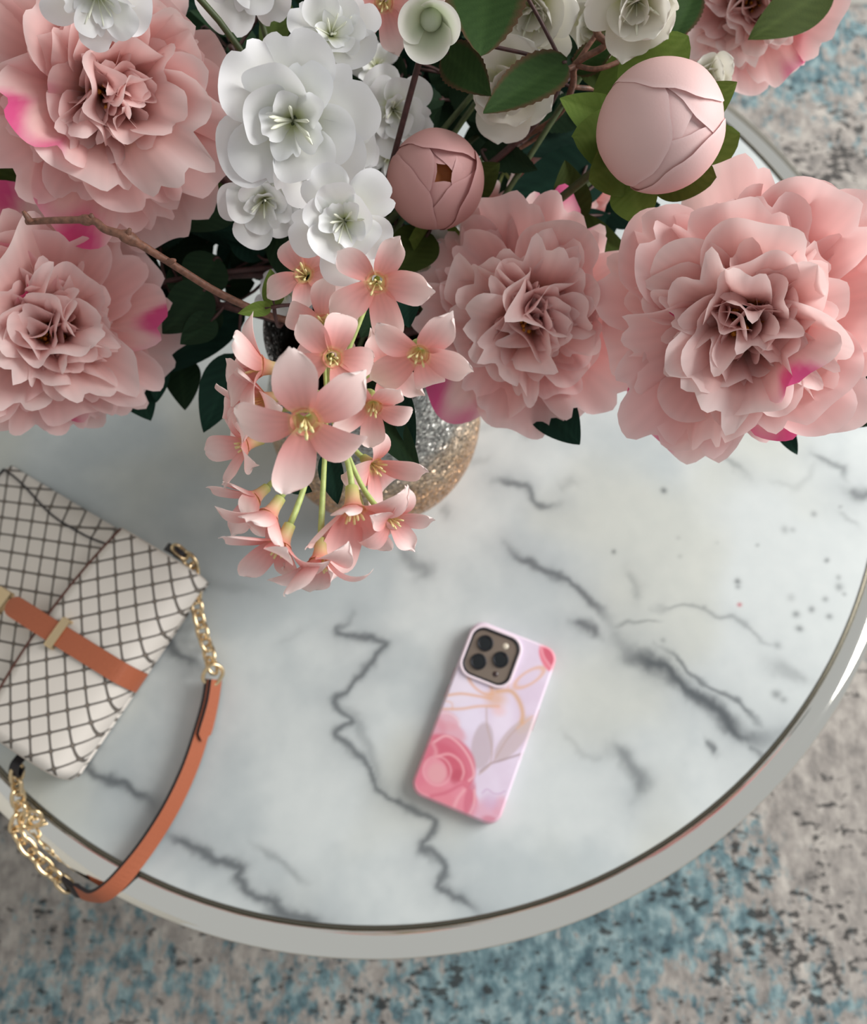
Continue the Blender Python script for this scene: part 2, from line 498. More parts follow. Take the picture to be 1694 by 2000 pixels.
    for a in (35, 125, 215, 305):
        a = math.radians(a); c, s_ = math.cos(a), math.sin(a)
        P = [(c*(TR-.03), s_*(TR-.03), TZ-.028), (c*(TR-.05), s_*(TR-.05), .2), (c*(TR-.08), s_*(TR-.08), .0022)]
        V, F = tube(smooth_path(P, 6), .012, 12); link('leg', mesh('leg', V, F, M_CHROME), t)
    V, F = tube([( (TR-.065)*math.cos(a), (TR-.065)*math.sin(a), .10) for a in np.linspace(0, 2*math.pi, 97)], .008, 8, False)
    link('leg_ring', mesh('leg_ring', V, F, M_CHROME), t)
table()

# ------------------------------------------------------------------ vase
VX, VY = -0.0475, 0.287
NECK = Vector((VX, VY, TZ + .235))
def vase():
    prof = [(0, .0), (.047, .0), (.052, .003), (.064, .018), (.074, .04), (.0795, .065), (.081, .09), (.0785, .12), (.072, .15), (.063, .18), (.057, .205), (.056, .222), (.059, .235), (.0605, .238),
            (.0575, .238), (.053, .222), (.054, .205), (.060, .18), (.069, .15), (.075, .12), (.077, .09), (.0755, .065), (.070, .04), (.060, .020), (.046, .008), (0, .008)]
    P = smooth_path([(r, 0, z) for r, z in prof], 3)
    V, F = lathe([(max(p[0], 0)*1.06, p[2]) for p in P], 96)
    m, nt, b = new_mat('glitter_beads')
    L = nt.links.new
    tc = N(nt, 'ShaderNodeTexCoord'); sp = N(nt, 'ShaderNodeSeparateXYZ'); L(tc.outputs['Object'], sp.inputs[0])
    vo = N(nt, 'ShaderNodeTexVoronoi', Scale=560.0); L(tc.outputs['Object'], vo.inputs['Vector'])
    no = N(nt, 'ShaderNodeTexNoise', Scale=40.0, Detail=3.0); L(tc.outputs['Object'], no.inputs['Vector'])
    ad = N(nt, 'ShaderNodeMath', operation='MULTIPLY_ADD'); L(no.outputs['Fac'], ad.inputs[0]); ad.inputs[1].default_value = .05; L(sp.outputs['Z'], ad.inputs[2])
    r = ramp(nt, [(.0, lin4(196, 140, 104)), (.125, lin4(206, 160, 118)), (.155, lin4(206, 178, 148)), (.185, lin4(186, 184, 178)), (.24, lin4(172, 174, 172))]); L(ad.outputs[0], r.inputs['Fac'])
    sc = N(nt, 'ShaderNodeSeparateColor'); L(vo.outputs['Color'], sc.inputs[0])
    br = ramp(nt, [(0, (.45, .45, .45, 1)), (.75, (.95, .95, .95, 1)), (1, (1.25, 1.25, 1.25, 1))]); L(sc.outputs[0], br.inputs['Fac'])
    mx = N(nt, 'ShaderNodeMix', data_type='RGBA', blend_type='MULTIPLY'); mx.inputs['Factor'].default_value = 1.0
    L(r.outputs['Color'], mx.inputs['A']); L(br.outputs['Color'], mx.inputs['B']); L(mx.outputs['Result'], b.inputs['Base Color'])
    b.inputs['Metallic'].default_value = .75; b.inputs['Roughness'].default_value = .28
    ge = N(nt, 'ShaderNodeNewGeometry')
    sb = N(nt, 'ShaderNodeVectorMath', operation='SUBTRACT'); L(vo.outputs['Color'], sb.inputs[0]); sb.inputs[1].default_value = (.5, .5, .5)
    sl = N(nt, 'ShaderNodeVectorMath', operation='SCALE'); L(sb.outputs[0], sl.inputs[0]); sl.inputs['Scale'].default_value = 1.5
    av = N(nt, 'ShaderNodeVectorMath', operation='ADD'); L(ge.outputs['Normal'], av.inputs[0]); L(sl.outputs[0], av.inputs[1])
    nn = N(nt, 'ShaderNodeVectorMath', operation='NORMALIZE'); L(av.outputs[0], nn.inputs[0]); L(nn.outputs[0], b.inputs['Normal'])
    o = empty('vase', (VX, VY, TZ), 'round glitter vase fading from silver to copper, holding the flowers on the marble table', 'vase')
    link('vase_body', mesh('vase_body', V, F, m), o)
vase()

# ------------------------------------------------------------------ petals
def petal(L, W, seed, claw=.3, cup=.25, bend=.4, ruffle=.08, lobe=.06, curl=0.0, point=0.0, nu=17, nv=14, colf=None, mat=None, name='petal', freq=2.4, notch=0):
    r = np.random.default_rng(seed)
    u = np.linspace(-1, 1, nu)[None, :]; v = np.linspace(0, 1, nv)[:, None]
    v = 1 - (1-v)**1.35                                # rows closer together near the edge
    f = claw + (1-claw)*np.sin(.5*math.pi*np.clip(v/.62, 0, 1)**.85)
    f = f*np.sqrt(np.clip(1 - .95*np.clip((v-.62)/.38, 0, 1)**2.2, 0, 1))
    half = W/2*f
    p = r.random(6)*6.28
    top = 1 - .07*np.abs(u)**2 + lobe*(np.sin(freq*1.2*u+p[0]) + .6*np.sin(freq*2.3*u+p[1]) + .25*np.sin(freq*4*u+p[4]))
    if point: top = top + point*np.exp(-(u/.3)**2)
    for kk in range(notch):
        u0 = (-.45, .4, .0)[kk % 3] + r.normal()*.12
        top = top - .10*np.exp(-((u-u0)/.11)**2)
    s = v * (1 + (top-1)*v**1.5)                      # arc length fraction
    phi = bend*s - curl*s**3*2 + ruffle*.8*np.sin(3*s+p[2])
    # integrate along v
    ds = np.diff(s, axis=0, prepend=0*s[:1])
    y = L*np.cumsum(ds*np.cos(phi), axis=0); z = L*np.cumsum(ds*np.sin(phi), axis=0)
    x = u*half + 0*v
    z = z + cup*half*(u*u)*(1-.3*v)
    z = z + ruffle*W*v**1.6*(.25+.75*np.abs(u))*np.sin(freq*1.5*u+p[3]+2.2*v) + ruffle*.45*W*v**3*np.sin(freq*2.2*u+p[5]+1.5*v)
    # side edges wave in outline
    x = x + .045*W*v*np.sin(7*v+p[4]+np.sign(u)*p[5])*np.abs(u)**2
    V = np.stack([x, y, z], -1).reshape(-1, 3)
    uu = (u+0*v).ravel(); vv = (v+0*u).ravel()
    col = colf(uu, vv, r)
    return mesh(name, V, grid_faces(nu, nv), mat, col)

def fan(W, seed, cup=.25, bend=.5, ruffle=.08, lobe=.05, curl=.3, colf=None, mat=None, freq=3.0, notch=1, nu=27, nv=13, half_deg=50, claw=.16):
    """A fan-shaped petal of length 1 and width W: rays from the base out to a rounded, lobed edge."""
    r = np.random.default_rng(seed)
    p = r.random(8)*6.28
    u = np.linspace(-1, 1, nu)[None, :]; v = np.linspace(0, 1, nv)[:, None]
    edge = 1 - .40*np.abs(u)**5 + lobe*(np.sin(freq*1.3*u+p[0]) + .6*np.sin(freq*2.4*u+p[1]))
    for kk in range(notch):
        u0 = (-.42, .38, .02)[kk % 3] + r.normal()*.14
        edge = edge - (.09+.05*r.random())*np.exp(-((u-u0)/.10)**2)
    ph = math.radians(half_deg)
    rad = v*edge
    x0 = rad*np.sin(ph*u)/math.sin(ph)*W/2*1.12 + u*claw*W*.5*(1-v)
    y0 = rad*np.cos(ph*u*.92)
    t = np.linspace(0, 1.3, 80)
    ang = bend*t - 2*curl*t**3 + ruffle*.6*np.sin(3*t+p[2])
    Yt = np.r_[0, np.cumsum(np.cos(ang[:-1])*np.diff(t))]; Zt = np.r_[0, np.cumsum(np.sin(ang[:-1])*np.diff(t))]
    y = np.interp(y0, t, Yt); z = np.interp(y0, t, Zt)
    z = z + cup*(2*x0/W)**2*W*.5*(1-.35*v)
    z = z + ruffle*W*v**2*((.3+.7*np.abs(u))*np.sin(freq*1.35*u+p[3]+1.5*v) + .5*v*np.sin(freq*2.5*u+p[5]))
    V = np.stack([x0+0*v, y, z], -1).reshape(-1, 3)
    return mesh('petal', V, grid_faces(nu, nv), mat, colf((u+0*v).ravel(), (v+0*u).ravel(), r))

def mixc(stops, v):
    xs = [s[0] for s in stops]; cs = np.array([lin(s[1]) for s in stops])
    return np.stack([np.interp(v, xs, cs[:, k]) for k in range(3)], -1)

def col_peony(mag=False, inner=False):
    def f(u, v, r):
        if inner: c = mixc([(0, (246, 204, 140)), (.36, (249, 214, 182)), (.55, (250, 210, 203)), (.85, (251, 218, 215)), (1, (252, 232, 230))], v)
        else: c = mixc([(0, (248, 210, 164)), (.3, (248, 206, 192)), (.6, (249, 202, 198)), (.9, (250, 212, 210)), (1, (252, 226, 225))], v)
        st = 1 + .025*np.sin(u*34 + r.random()*6)*(v > .15)
        c = c*st[:, None]
        if mag:
            u0 = r.uniform(-.5, .5)
            d = np.hypot((u-u0)*.75, (v-1.02)*1.5)
            w = (1 - ss(.14, .46, d + .12*np.sin(u*9+r.random()*6)))[:, None]*.93
            c = c*(1-w) + lin((228, 70, 142))*w
        return np.clip(c, 0, 1)
    return f

def col_white(u, v, r):
    return mixc([(0, (212, 220, 140)), (.22, (232, 236, 196)), (.45, (243, 244, 238)), (1, (246, 247, 250))], v)
def col_cream(u, v, r):
    return mixc([(0, (212, 218, 140)), (.25, (236, 236, 200)), (.5, (241, 238, 226)), (1, (243, 241, 234))], v)
def col_floret(u, v, r):
    c = mixc([(0, (236, 214, 150)), (.10, (238, 160, 150)), (.35, (243, 178, 176)), (.65, (249, 214, 211)), (1, (252, 236, 233))], v)
    st = 1 - .07*(np.sin(u*13+1.5*np.sin(v*5)) > .3)*(1-v)*(v > .08)
    return np.clip(c*st[:, None], 0, 1)

P_OUT = [fan(1.05, 100+i, .16+.06*(i % 3), .60, .075, .035, .22*(i % 3)+.05, col_peony(), M_PETAL, 2.8+.6*(i % 3), 1+i % 3) for i in range(14)]
P_OUTM = [fan(1.05, 150+i, .2, .6, .07, .035, .2, col_peony(True), M_PETAL, 3.0, 1+i % 2) for i in range(5)]
P_IN = [fan(1.0, 200+i, .28+.14*(i % 4), .55+.3*(i % 3), .085, .05, .25+.3*(i % 3), col_peony(False, True), M_PETAL, 2.6+.6*(i % 3), 1+i % 3) for i in range(16)]
P_INM = [fan(1.0, 250+i, .3, .7, .08, .045, .45, col_peony(True, True), M_PETAL, 2.8, 1) for i in range(3)]
P_NAR = [fan(.62, 300+i, .45, .7, .12, .06, .4*(i % 3)+.4, col_peony(False, True), M_PETAL, 2.4+.5*(i % 3), i % 2+1, 19) for i in range(8)]
P_WHT = [fan(1.0, 400+i, .22+.08*(i % 3), .55, .095, .025, .3*(i % 2)+.15, col_white, M_WHITE, 2.2, i % 2, 21) for i in range(8)]
P_WHI = [fan(.85, 450+i, .3, .4, .11, .05, .35, col_white, M_WHITE, 2.4, 1, 21) for i in range(5)]
P_CRM = [petal(1, .98, 480+i, .3, .3, .8, .05, .03, .2, colf=col_cream, mat=M_WHITE, freq=1.8) for i in range(5)]
P_FLO = [petal(1, .66, 500+i, .34, .22+.1*(i % 2), -.45-.3*(i % 3), .08, .025, .35*(i % 3)-.2, .02, nu=11, nv=11, colf=col_floret, mat=M_FLORET, freq=1.8) for i in range(9)]

def petal_M(a, t, sx, sy, sz=None, roll=0.0, base=(0, 0, 0), twist=0.0):
    ca, sa, ct, st = math.cos(a), math.sin(a), math.cos(t), math.sin(t)
    Y = Vector((st*ca, st*sa, ct)); Z = Vector((-ct*ca, -ct*sa, st)); X = Y.cross(Z)
    R = Matrix((X, Y, Z)).transposed()
    R = R @ Matrix.Rotation(twist, 3, 'Y')
    M = R.to_4x4() @ Matrix.Diagonal((sx, sy, sz if sz else (sx+sy)/2, 1))
    M.translation = Vector(base)
    return M

def face_M(c, fx, fy, spin=0.0):
    z = ((CAM - c).normalized() + RT*fx + UP*fy).normalized()
    x = RT - z*RT.dot(z)
    if x.length < .05: x = UP - z*UP.dot(z)
    x.normalize(); y = z.cross(x)
    M = Matrix((x, y, z)).transposed().to_4x4()
    M = M @ Matrix.Rotation(spin, 4, 'Z')
    M.translation = c
    return M

wb = [
    (570, 238, .415, .082, -.10, -.12, 3, 'largest white blossom, beside the big corner peony', 7, 5),
    (672, 432, .405, .054, -.05, -.05, 8, 'smaller white blossom with long stamens above the pink spray', 6, 5),
    (648, 62, .445, .050, .10, .35, 5, 'white blossom tucked behind the largest white blossom', 6, 4),
    (668, 288, .462, .053, .45, .0, 9, 'white blossom pressed against the side of the largest white blossom', 6, 4),
    (770, 215, .515, .052, .15, -.1, 14, 'shaded white blossom deep beside the half open pink bud', 6, 4),
    (515, 395, .466, .051, -.1, -.5, 16, 'white blossom hanging under the largest white blossom', 6, 3),
    (485, -62, .46, .064, .0, -.35, 17, 'white blossom at the back between corner peony and small pink flowers', 6, 4),
    (190, -2, .398, .047, .1, -1.3, 18, 'white blossom drooping over the big corner peony', 6, 4),
    (690, 492, .470, .051, .0, -.4, 21, 'white blossom peeping below the white blossom with long stamens', 6, 3),
    (834, 512, .532, .050, .2, -.4, 23, 'white blossom wedged between pink spray and peony', 5, 3),
    (925, 440, .555, .044, .3, -.3, 24, 'white blossom under the half open pink bud', 5, 3),
    (735, 130, .55, .034, .0, .1, 25, 'small white blossom in deep shade behind the leaves', 5, 0),
    (760, 305, .54, .030, .1, -.1, 27, 'little white blossom low in the dark centre of the bouquet', 5, 0),
    (556, 575, .556, .040, -.1, -.1, 28, 'white blossom in shade behind the pink spray', 5, 3),
]
cream = [
    (995, 172, .485, .060, .0, -.25, 31, 'cream rose half covered by serrated leaves', 6, 5),
    (1245, 8, .445, .060, .1, -.45, 32, 'cream rose above the large pink bud', 6, 4),
    (1040, 22, .475, .062, -.1, -.4, 33, 'cream rose behind the two serrated leaves at the back', 6, 4),
    (1385, 148, .52, .036, .2, -.1, 34, 'small cream rose petals between large bud and rear peony', 5, 3),
    (1165, 55, .52, .054, -.2, -.1, 35, 'cream rose in shade beside the branching stem', 6, 4),
    (1072, 216, .575, .041, .1, -.2, 36, 'cream rose low behind the branching stem', 5, 3),
]
PEO = [(212, 180, .466, .131), (98, 642, .508, .1295), (1035, 622, .508, .1235), (1458, 622, .448, .138), (1468, -5, .56, .106), (1118, 372, .60, .060)]
# where every bloom will be, so that stems can be led round them
BLOOMS = [(np.array(tuple(pt(x[0], x[1], x[2]))), x[3]*.50) for x in PEO + wb + cream + [(1289, 250, .43, .0605), (850, 352, .486, .0525), (838, 66, .42, .036)]]
STEMS = []
STEMN = [0]
def stem_base():
    k = STEMN[0]; STEMN[0] += 1
    a = k*2.399; r = .012 + .030*((k*.618) % 1)
    return Vector((VX + r*math.cos(a), VY + r*math.sin(a), TZ + .02)), Vector((VX + r*math.cos(a), VY + r*math.sin(a), TZ + .225))

def make_thing(name, label, cat, group, target, zdir, rad=.0022, mat=None):
    """An Empty at the foot of the stem in the vase, with its stem up to the target."""
    b0, nk = stem_base()
    e = empty(name, b0, label, cat, group)
    tgt = Vector(target); dv = (tgt - nk).length
    foot = np.array([tuple(b0), tuple(b0.lerp(nk, .5))])
    ta = np.array(tuple(tgt)); rs = np.random.default_rng(STEMN[0])
    own = min(range(len(BLOOMS)), key=lambda i: np.linalg.norm(BLOOMS[i][0] - ta)/BLOOMS[i][1])
    if np.linalg.norm(BLOOMS[own][0] - ta) > BLOOMS[own][1]*1.3: own = -1
    obst = [q for i, q in enumerate(BLOOMS) if i != own]
    best = None
    cand = [(.4, .35, np.zeros(3), np.zeros(3))] + [(rs.uniform(.2, .75), rs.uniform(.15, .6), rs.normal(0, .20*dv, 3), rs.normal(0, .16*dv, 3)) for _ in range(320)]
    for ka, kb, o1_, o2_ in cand:
        o1_ = o1_*np.array([1, 1, .4])
        Q = bez(nk, nk + Vector((0, 0, dv*ka)) + Vector(o1_)*.6, tgt - Vector(zdir)*dv*kb + Vector(o2_), tgt, 20)
        cost = .004*(np.linalg.norm(o1_) + np.linalg.norm(o2_))/dv
        for c, r in obst:
            cost += np.clip(r - np.linalg.norm(Q - c, axis=1), 0, None).sum()*2
        tl = np.linspace(0, 1, 20)
        cost += .30*np.clip(Q[:, 2] - (np.array(tuple(nk))[2]*(1-tl) + ta[2]*tl) - .012 - .03*(tl < .3), 0, None).sum()
        cost += .10*np.clip(np.linalg.norm(np.diff(Q, axis=0), axis=1).sum()/dv - 1.15, 0, None)
        zz = Q[:, 2] - TZ; rr_ = np.hypot(Q[:, 0] - VX, Q[:, 1] - VY)
        cost += np.clip(rr_ - .050, 0, None)[zz < .246].sum()*20
        if STEMS:
            A_ = np.vstack(STEMS); W_ = Q[5:]
            dm = np.sqrt(((W_[:, None] - A_[None])**2).sum(-1)).min(1)
            cost += np.clip(.0055 - dm, 0, None).sum()*1.5
        if best is None or cost < best[0]: best = (cost, Q)
    P = np.vstack([foot, best[1]])
    STEMS.append(np.array([np.interp(np.linspace(5, 18, 40), np.arange(20), best[1][:, j]) for j in range(3)]).T)
    V, F = tube(P - np.array(tuple(b0)), rad, 7)
    link('stem', mesh('stem', V, F, mat or M_STEM), e)
    E = Matrix.Translation(b0).inverted()
    return e, E, P

def petals_ring(e, M, lib, n, tilt, L, W, seed, jt=.12, ja=.25, base=(0, 0, 0), lib2=None, idx2=(), sj=.1, a0=None, tw=.18):
    r = np.random.default_rng(seed)
    a0 = r.random()*6.28 if a0 is None else a0
    for i in range(n):
        a = a0 + 2*math.pi*i/n + r.normal()*ja*2.0/n*1.5
        t = tilt + r.normal()*jt
        s = 1 + r.normal()*sj
        me = lib[int(r.integers(len(lib)))]
        if lib2 and i in idx2: me = lib2[int(r.integers(len(lib2)))]
        fl = -1 if r.random() < .5 else 1
        link('petal', me, e, M @ petal_M(a, t, W*s*fl*(1+.15*r.normal()*.5), L*s, L*s, 0, base, r.normal()*tw))

def filaments(n, L, spread, rad, seed, tipr=1.6):
    r = np.random.default_rng(seed); parts = []
    for i in range(n):
        a = r.random()*6.28; t = spread*math.sqrt(r.random()); l = L*(.8+.35*r.random())
        d = np.array([math.sin(t)*math.cos(a), math.sin(t)*math.sin(a), math.cos(t)])
        side = np.array([-math.sin(a), math.cos(a), 0])*l*.12*r.normal()
        parts.append(tube([np.zeros(3), d*l*.5+side*.5, d*l*.88+side, d*l+side], [rad*.8, rad*.8, rad, rad*tipr], 5))
    return join(parts)

def peony(px, py, d, D, fx, fy, seed, label, mags=((0, (1, 4)), (1, (2,))), spin=0.0, squash=1.0):
    c = pt(px, py, d); M = face_M(c, fx, fy, spin)
    z = M.to_3x3() @ Vector((0, 0, 1)); R = D/2
    e, E, P = make_thing('peony', label, 'flower', 'open pink peonies in the vase', c - z*R*.32, z, .0028)
    B = E @ M
    r = np.random.default_rng(seed)
    # receptacle and sepals
    V, F = lathe([(0, -.42*R), (.12*R, -.40*R), (.2*R, -.32*R), (.16*R, -.22*R), (0, -.18*R)], 14)
    link('calyx', mesh('calyx', V, F, M_STEMG), e, B)
    ms = dict(mags)
    lay = [(8, 101, 1.06, 1.0, P_OUT, P_OUTM), (9, 87, 1.05, .96, P_OUT, P_OUTM), (9, 73, 1.02, .90, P_OUT, P_OUTM), (9, 59, .98, .84, P_IN, P_OUTM),
           (8, 45, .93, .78, P_IN, P_INM), (6, 31, .86, .72, P_IN, P_INM), (3, 18, .76, .62, P_IN, P_INM)]
    for k, (n, tl, L, W, lib, lib2) in enumerate(lay):
        petals_ring(e, B, lib, n, math.radians(tl*squash), L*R, W*R*1.0, seed*31+k, .15, .36, (0, 0, -.26*R), lib2, ms.get(k, ()), .12, tw=.30)
    for k in range(15):
        a = r.random()*6.28; t = math.radians(r.uniform(8, 66))
        l = R*r.uniform(.66, .98)
        link('petal', P_NAR[int(r.integers(len(P_NAR)))], e, B @ petal_M(a, t, R*r.uniform(.55, .8), l, l, 0, (0, 0, -.24*R), r.normal()*.6))
    V, F = filaments(46, R*.36, .65, R*.012, seed)
    V = V + np.array([0, 0, -.18*R])
    link('stamens', mesh('stamens', V, F, M_STAMEN), e, B)
    return e, E, P

def blossom(px, py, d, D, fx, fy, seed, label, n=6, inner=5, cup=1.0, lib=None, name='white_blossom', stam=7):
    c = pt(px, py, d); M = face_M(c, fx, fy, seed*.7)
    z = M.to_3x3() @ Vector((0, 0, 1)); R = D/2
    e, E, P = make_thing(name, label, 'flower', 'white silk blossoms in the bouquet', c - z*R*.35, z, .0018, M_STEMG)
    B = E @ M
    V, F = lathe([(0, -.40*R), (.07*R, -.38*R), (.16*R, -.26*R), (.12*R, -.16*R), (0, -.14*R)], 12)
    link('calyx', mesh('calyx', V, F, M_STEMG), e, B)
    lib = lib or P_WHT
    petals_ring(e, B, lib, n-1, math.radians(80*cup), 1.02*R, 1.05*R, seed*13+1, .10, .18, (0, 0, -.22*R), sj=.07)
    petals_ring(e, B, lib, n-1, math.radians(58*cup), .86*R, .88*R, seed*13+2, .12, .22, (0, 0, -.22*R), sj=.07)
    if inner:
        petals_ring(e, B, P_WHI if lib is P_WHT else lib, inner, math.radians(40*cup), .60*R, .56*R, seed*13+3, .12, .2, (0, 0, -.2*R), sj=.08)
    if stam:
        r = np.random.default_rng(seed)
        for k in range(stam):
            a = 6.28*k/stam + r.normal()*.3; t = r.uniform(.25, .75); l = R*r.uniform(.5, .66)
            dr = np.array([math.sin(t)*math.cos(a), math.sin(t)*math.sin(a), math.cos(t)])
            p0 = np.array([0, 0, -.18*R])
            V, F = tube([p0, p0+dr*l*.45, p0+dr*l*.85+np.array([0, 0, -.03*R]), p0+dr*l], [R*.016, R*.016, R*.024, R*.008], 6)
            link('stamen', mesh('stamen', V, F, M_STAMENW), e, B)
    return e, E, P

# ------------------------------------------------------------------ leaves
def leaf_mesh(base, tip, width, nrm, seed, tone='dark', serr=False, fold=.25, sag=.08, blunt=0.0, curl=0.0):
    base, tip = np.array(tuple(base)), np.array(tuple(tip))
    ax = tip - base; L = np.linalg.norm(ax); ax /= L
    nz = np.array(tuple(nrm)); nz = nz - ax*nz.dot(ax); nz /= np.linalg.norm(nz)
    sd = np.cross(ax, nz)
    nu, nv = 9, (29 if serr else 17)
    u = np.linspace(-1, 1, nu)[None, :]; v = np.linspace(0, 1, nv)[:, None]
    r = np.random.default_rng(seed)
    half = width/2*(np.sin(math.pi*np.clip(v, 0, 1)**(.72))**.8*(1-blunt) + blunt*np.sqrt(np.clip(np.sin(math.pi*(.06+.94*v)**.8), 0, 1)))
    half = np.maximum(half, width*.012)
    if serr:
        half = half*(1 + .075*(np.arange(nv)[:, None] % 2)*(np.abs(u) > .9))
    x = u*half
    y = L*v + 0*u
    z = fold*np.abs(u)*half - sag*L*(v-.0)**2*1.0 + sag*L*v + .02*L*np.sin(v*7+r.random()*6)*u + curl*half*u*u
    V = base + x[..., None]*sd + y[..., None]*ax + z[..., None]*nz
    tones = {'dark': ((26, 44, 30), (40, 62, 40)), 'teal': ((16, 40, 33), (30, 60, 48)), 'olive': ((50, 62, 26), (70, 84, 40)),
             'light': ((92, 116, 50), (116, 138, 68)), 'rose': ((38, 60, 28), (54, 78, 40))}[tone]
    a, c = lin(tones[0]), lin(tones[1])
    U = np.abs(u) + 0*v; VV = v + 0*u
    w = (.35 + .4*np.exp(-(U/.1)**2) + .18*np.sin((VV*9 - U*2.2)*math.pi*2) + .15*fbm(U*3+seed, VV*4, 5))
    w = np.clip(w, 0, 1)[..., None]
    col = a*(1-w) + c*w
    if tone == 'rose':
        e = (ss(.86, 1, U))[..., None]*.7
        col = col*(1-e) + lin((96, 58, 50))*e
    return V.reshape(-1, 3), grid_faces(nu, nv), col.reshape(-1, 3)

LS = [0]
LEAFQ = []
OBST = []
def world_M(o):
    M = o.matrix_basis.copy()
    while o.parent:
        o = o.parent; M = o.matrix_basis @ M
    return M
def root_of(o):
    while o.parent: o = o.parent
    return o
def add_obst(rootname, V, F):
    V = np.asarray(V)
    OBST.append((V.min(0), V.max(0), BVHTree.FromPolygons([tuple(v) for v in V], F), rootname))
def scan_obst():
    for o in list(COL.objects):
        r_ = root_of(o)
        if o.type != 'MESH' or r_.name.split('.')[0] in ('floor', 'light_block_wall_left', 'wall_back', 'rug', 'coffee_table', 'handbag', 'phone'): continue
        M = np.array(world_M(o)); n = len(o.data.vertices)
        c = np.empty(n*3, np.float32); o.data.vertices.foreach_get('co', c); c = c.reshape(-1, 3)
        add_obst(r_.name, c @ M[:3, :3].T + M[:3, 3], [tuple(p.vertices) for p in o.data.polygons])
def hits(rootname, shapes):
    los = np.array([q[0] for q in OBST]); his = np.array([q[1] for q in OBST]); n = 0
    for V, F in shapes:
        lo, hi = V.min(0), V.max(0); t = None
        for i in np.nonzero(((los <= hi) & (his >= lo)).all(1))[0]:
            if OBST[i][3] == rootname: continue
            if t is None: t = BVHTree.FromPolygons([tuple(v) for v in V], F)
            if t.overlap(OBST[i][2]): n += 3 if 'stem' not in OBST[i][3] else 1
    return n
def leaf(*a, **k): LEAFQ.append((a, k))
def leaf_shapes(owner, bpx, tpx, wpx, db, dt, tilt=(0, 0), tone='dark', serr=False, fold=.25, sag=.1, blunt=0.0, attach=None, curl=0.0, name='leaf', seed=0):
    e, E, P = owner
    b, t = pt(*bpx, db), pt(*tpx, dt)
    n = (CAM - b).normalized() + RT*tilt[0] + UP*tilt[1]
    V, F, col = leaf_mesh(b, t, wpx*(db+dt)/2/FPX, n, seed, tone, serr, fold, sag, blunt, curl)
    # leaf stalk from the stem, leaving it above the vase's mouth
    Pn = P[P[:, 2] > TZ + .252]
    if len(Pn) < 2: Pn = P[-3:]
    k = np.argmin(np.linalg.norm(Pn - np.array(tuple(b)), axis=1))
    q = Vector(Pn[k]); ax = (t-b).normalized(); l = (b-q).length
    stalk = None
    if l > .003:
        stalk = tube(bez(q, q.lerp(b, .3) + Vector((0, 0, .1*l)), b - ax*l*.3, b + ax*.004, 8), .0011, 5)
    return V, F, col, stalk
def place_leaves():
    scan_obst()
    for a, k in LEAFQ:
        k = dict(k); LS[0] += 1
        free = k.pop('free', None)
        owner, rest = a[0], list(a[1:])
        e = owner[0]; best = None
        sepal = k.get('name') == 'sepal'
        tries = [0, .005, -.005, .009, -.009] if sepal else [0, .007, -.007, .014, -.014, .022, -.02, .03, .038]
        if free: tries = range(26)
        for q, off in enumerate(tries):
            r_ = list(rest)
            if free and q:
                (xa, ya), (xb, yb) = free
                px, py = rr.uniform(xa, xb), rr.uniform(ya, yb); an = rr.random()*6.28; l = rr.uniform(90, 170)*(1 - .015*q); d = rr.uniform(.55, .64)
                r_[0], r_[1], r_[2], r_[3], r_[4] = (px, py), (px+l*math.cos(an), py+l*math.sin(an)), rr.uniform(55, 95)*(1 - .015*q), d, d+rr.uniform(-.02, .02)
            elif not free:
                r_[3] += off; r_[4] += off
            sh = leaf_shapes(owner, *r_, seed=LS[0]+40, **k)
            low = min(sh[0][:, 2]) < TZ + .012
            c = hits(e.name, [(sh[0], sh[1])]) + (.4*hits(e.name, [sh[3]]) if sh[3] else 0) + (9 if low else 0)
            if best is None or c < best[0]: best = (c, sh)
            if c == 0: break
        V, F, col, stalk = best[1]
        off = np.array(tuple(e.location)); nm = k.get('name', 'leaf')
        lo = link(nm, mesh(nm, V - off, F, M_LEAF, col), e)
        add_obst(e.name, V, F)
        if stalk:
            link('leaf_stalk', mesh('leaf_stalk', stalk[0] - off, stalk[1], M_STEM), lo)
            add_obst(e.name, *stalk)

# ------------------------------------------------------------------ peonies
pA = peony(*PEO[0], .02, .02, 11, 'large open peony at the corner, with white petals lying across it', ((1, (0, 5)), (2, (3,)), (3, (7,)), (4, (6,))), spin=.5)
pB = peony(*PEO[1], .05, .0, 22, 'open peony beside the brown twig, above the handbag', ((0, (1, 6)), (1, (3,)), (2, (2,)), (4, (5,))), spin=1.0)
pC = peony(*PEO[2], .06, -.02, 37, 'open peony between the glitter vase and the biggest peony', ((0, (2, 5)), (1, (6,)), (2, (1,))), spin=2.2)
pD = peony(*PEO[3], .06, .0, 44, 'biggest open peony, hanging over the bare marble', ((0, (3, 4)), (1, (1,)), (3, (2,)), (4, (4,))), spin=2.9)
pE = peony(*PEO[4], .1, .05, 55, 'open peony behind the large bud, overhanging the blue rug', ((0, (1, 5)), (1, (2, 6)), (2, (3,))), spin=4.0)
pF = peony(*PEO[5], .0, .1, 66, 'small peony deep among the leaves under the large bud', ((0, (1,)), (1, (2,))), spin=.0)

# ------------------------------------------------------------------ white blossoms
for i, (px, py, d, D, fx, fy, sd, lab, n, inn) in enumerate(wb):
    blossom(px, py, d, D, fx, fy, sd, lab, n, inn)
crm = [blossom(px, py, d, D, fx, fy, sd, lab, n, inn, .92, P_CRM, 'cream_rose', 6) for (px, py, d, D, fx, fy, sd, lab, n, inn) in cream]

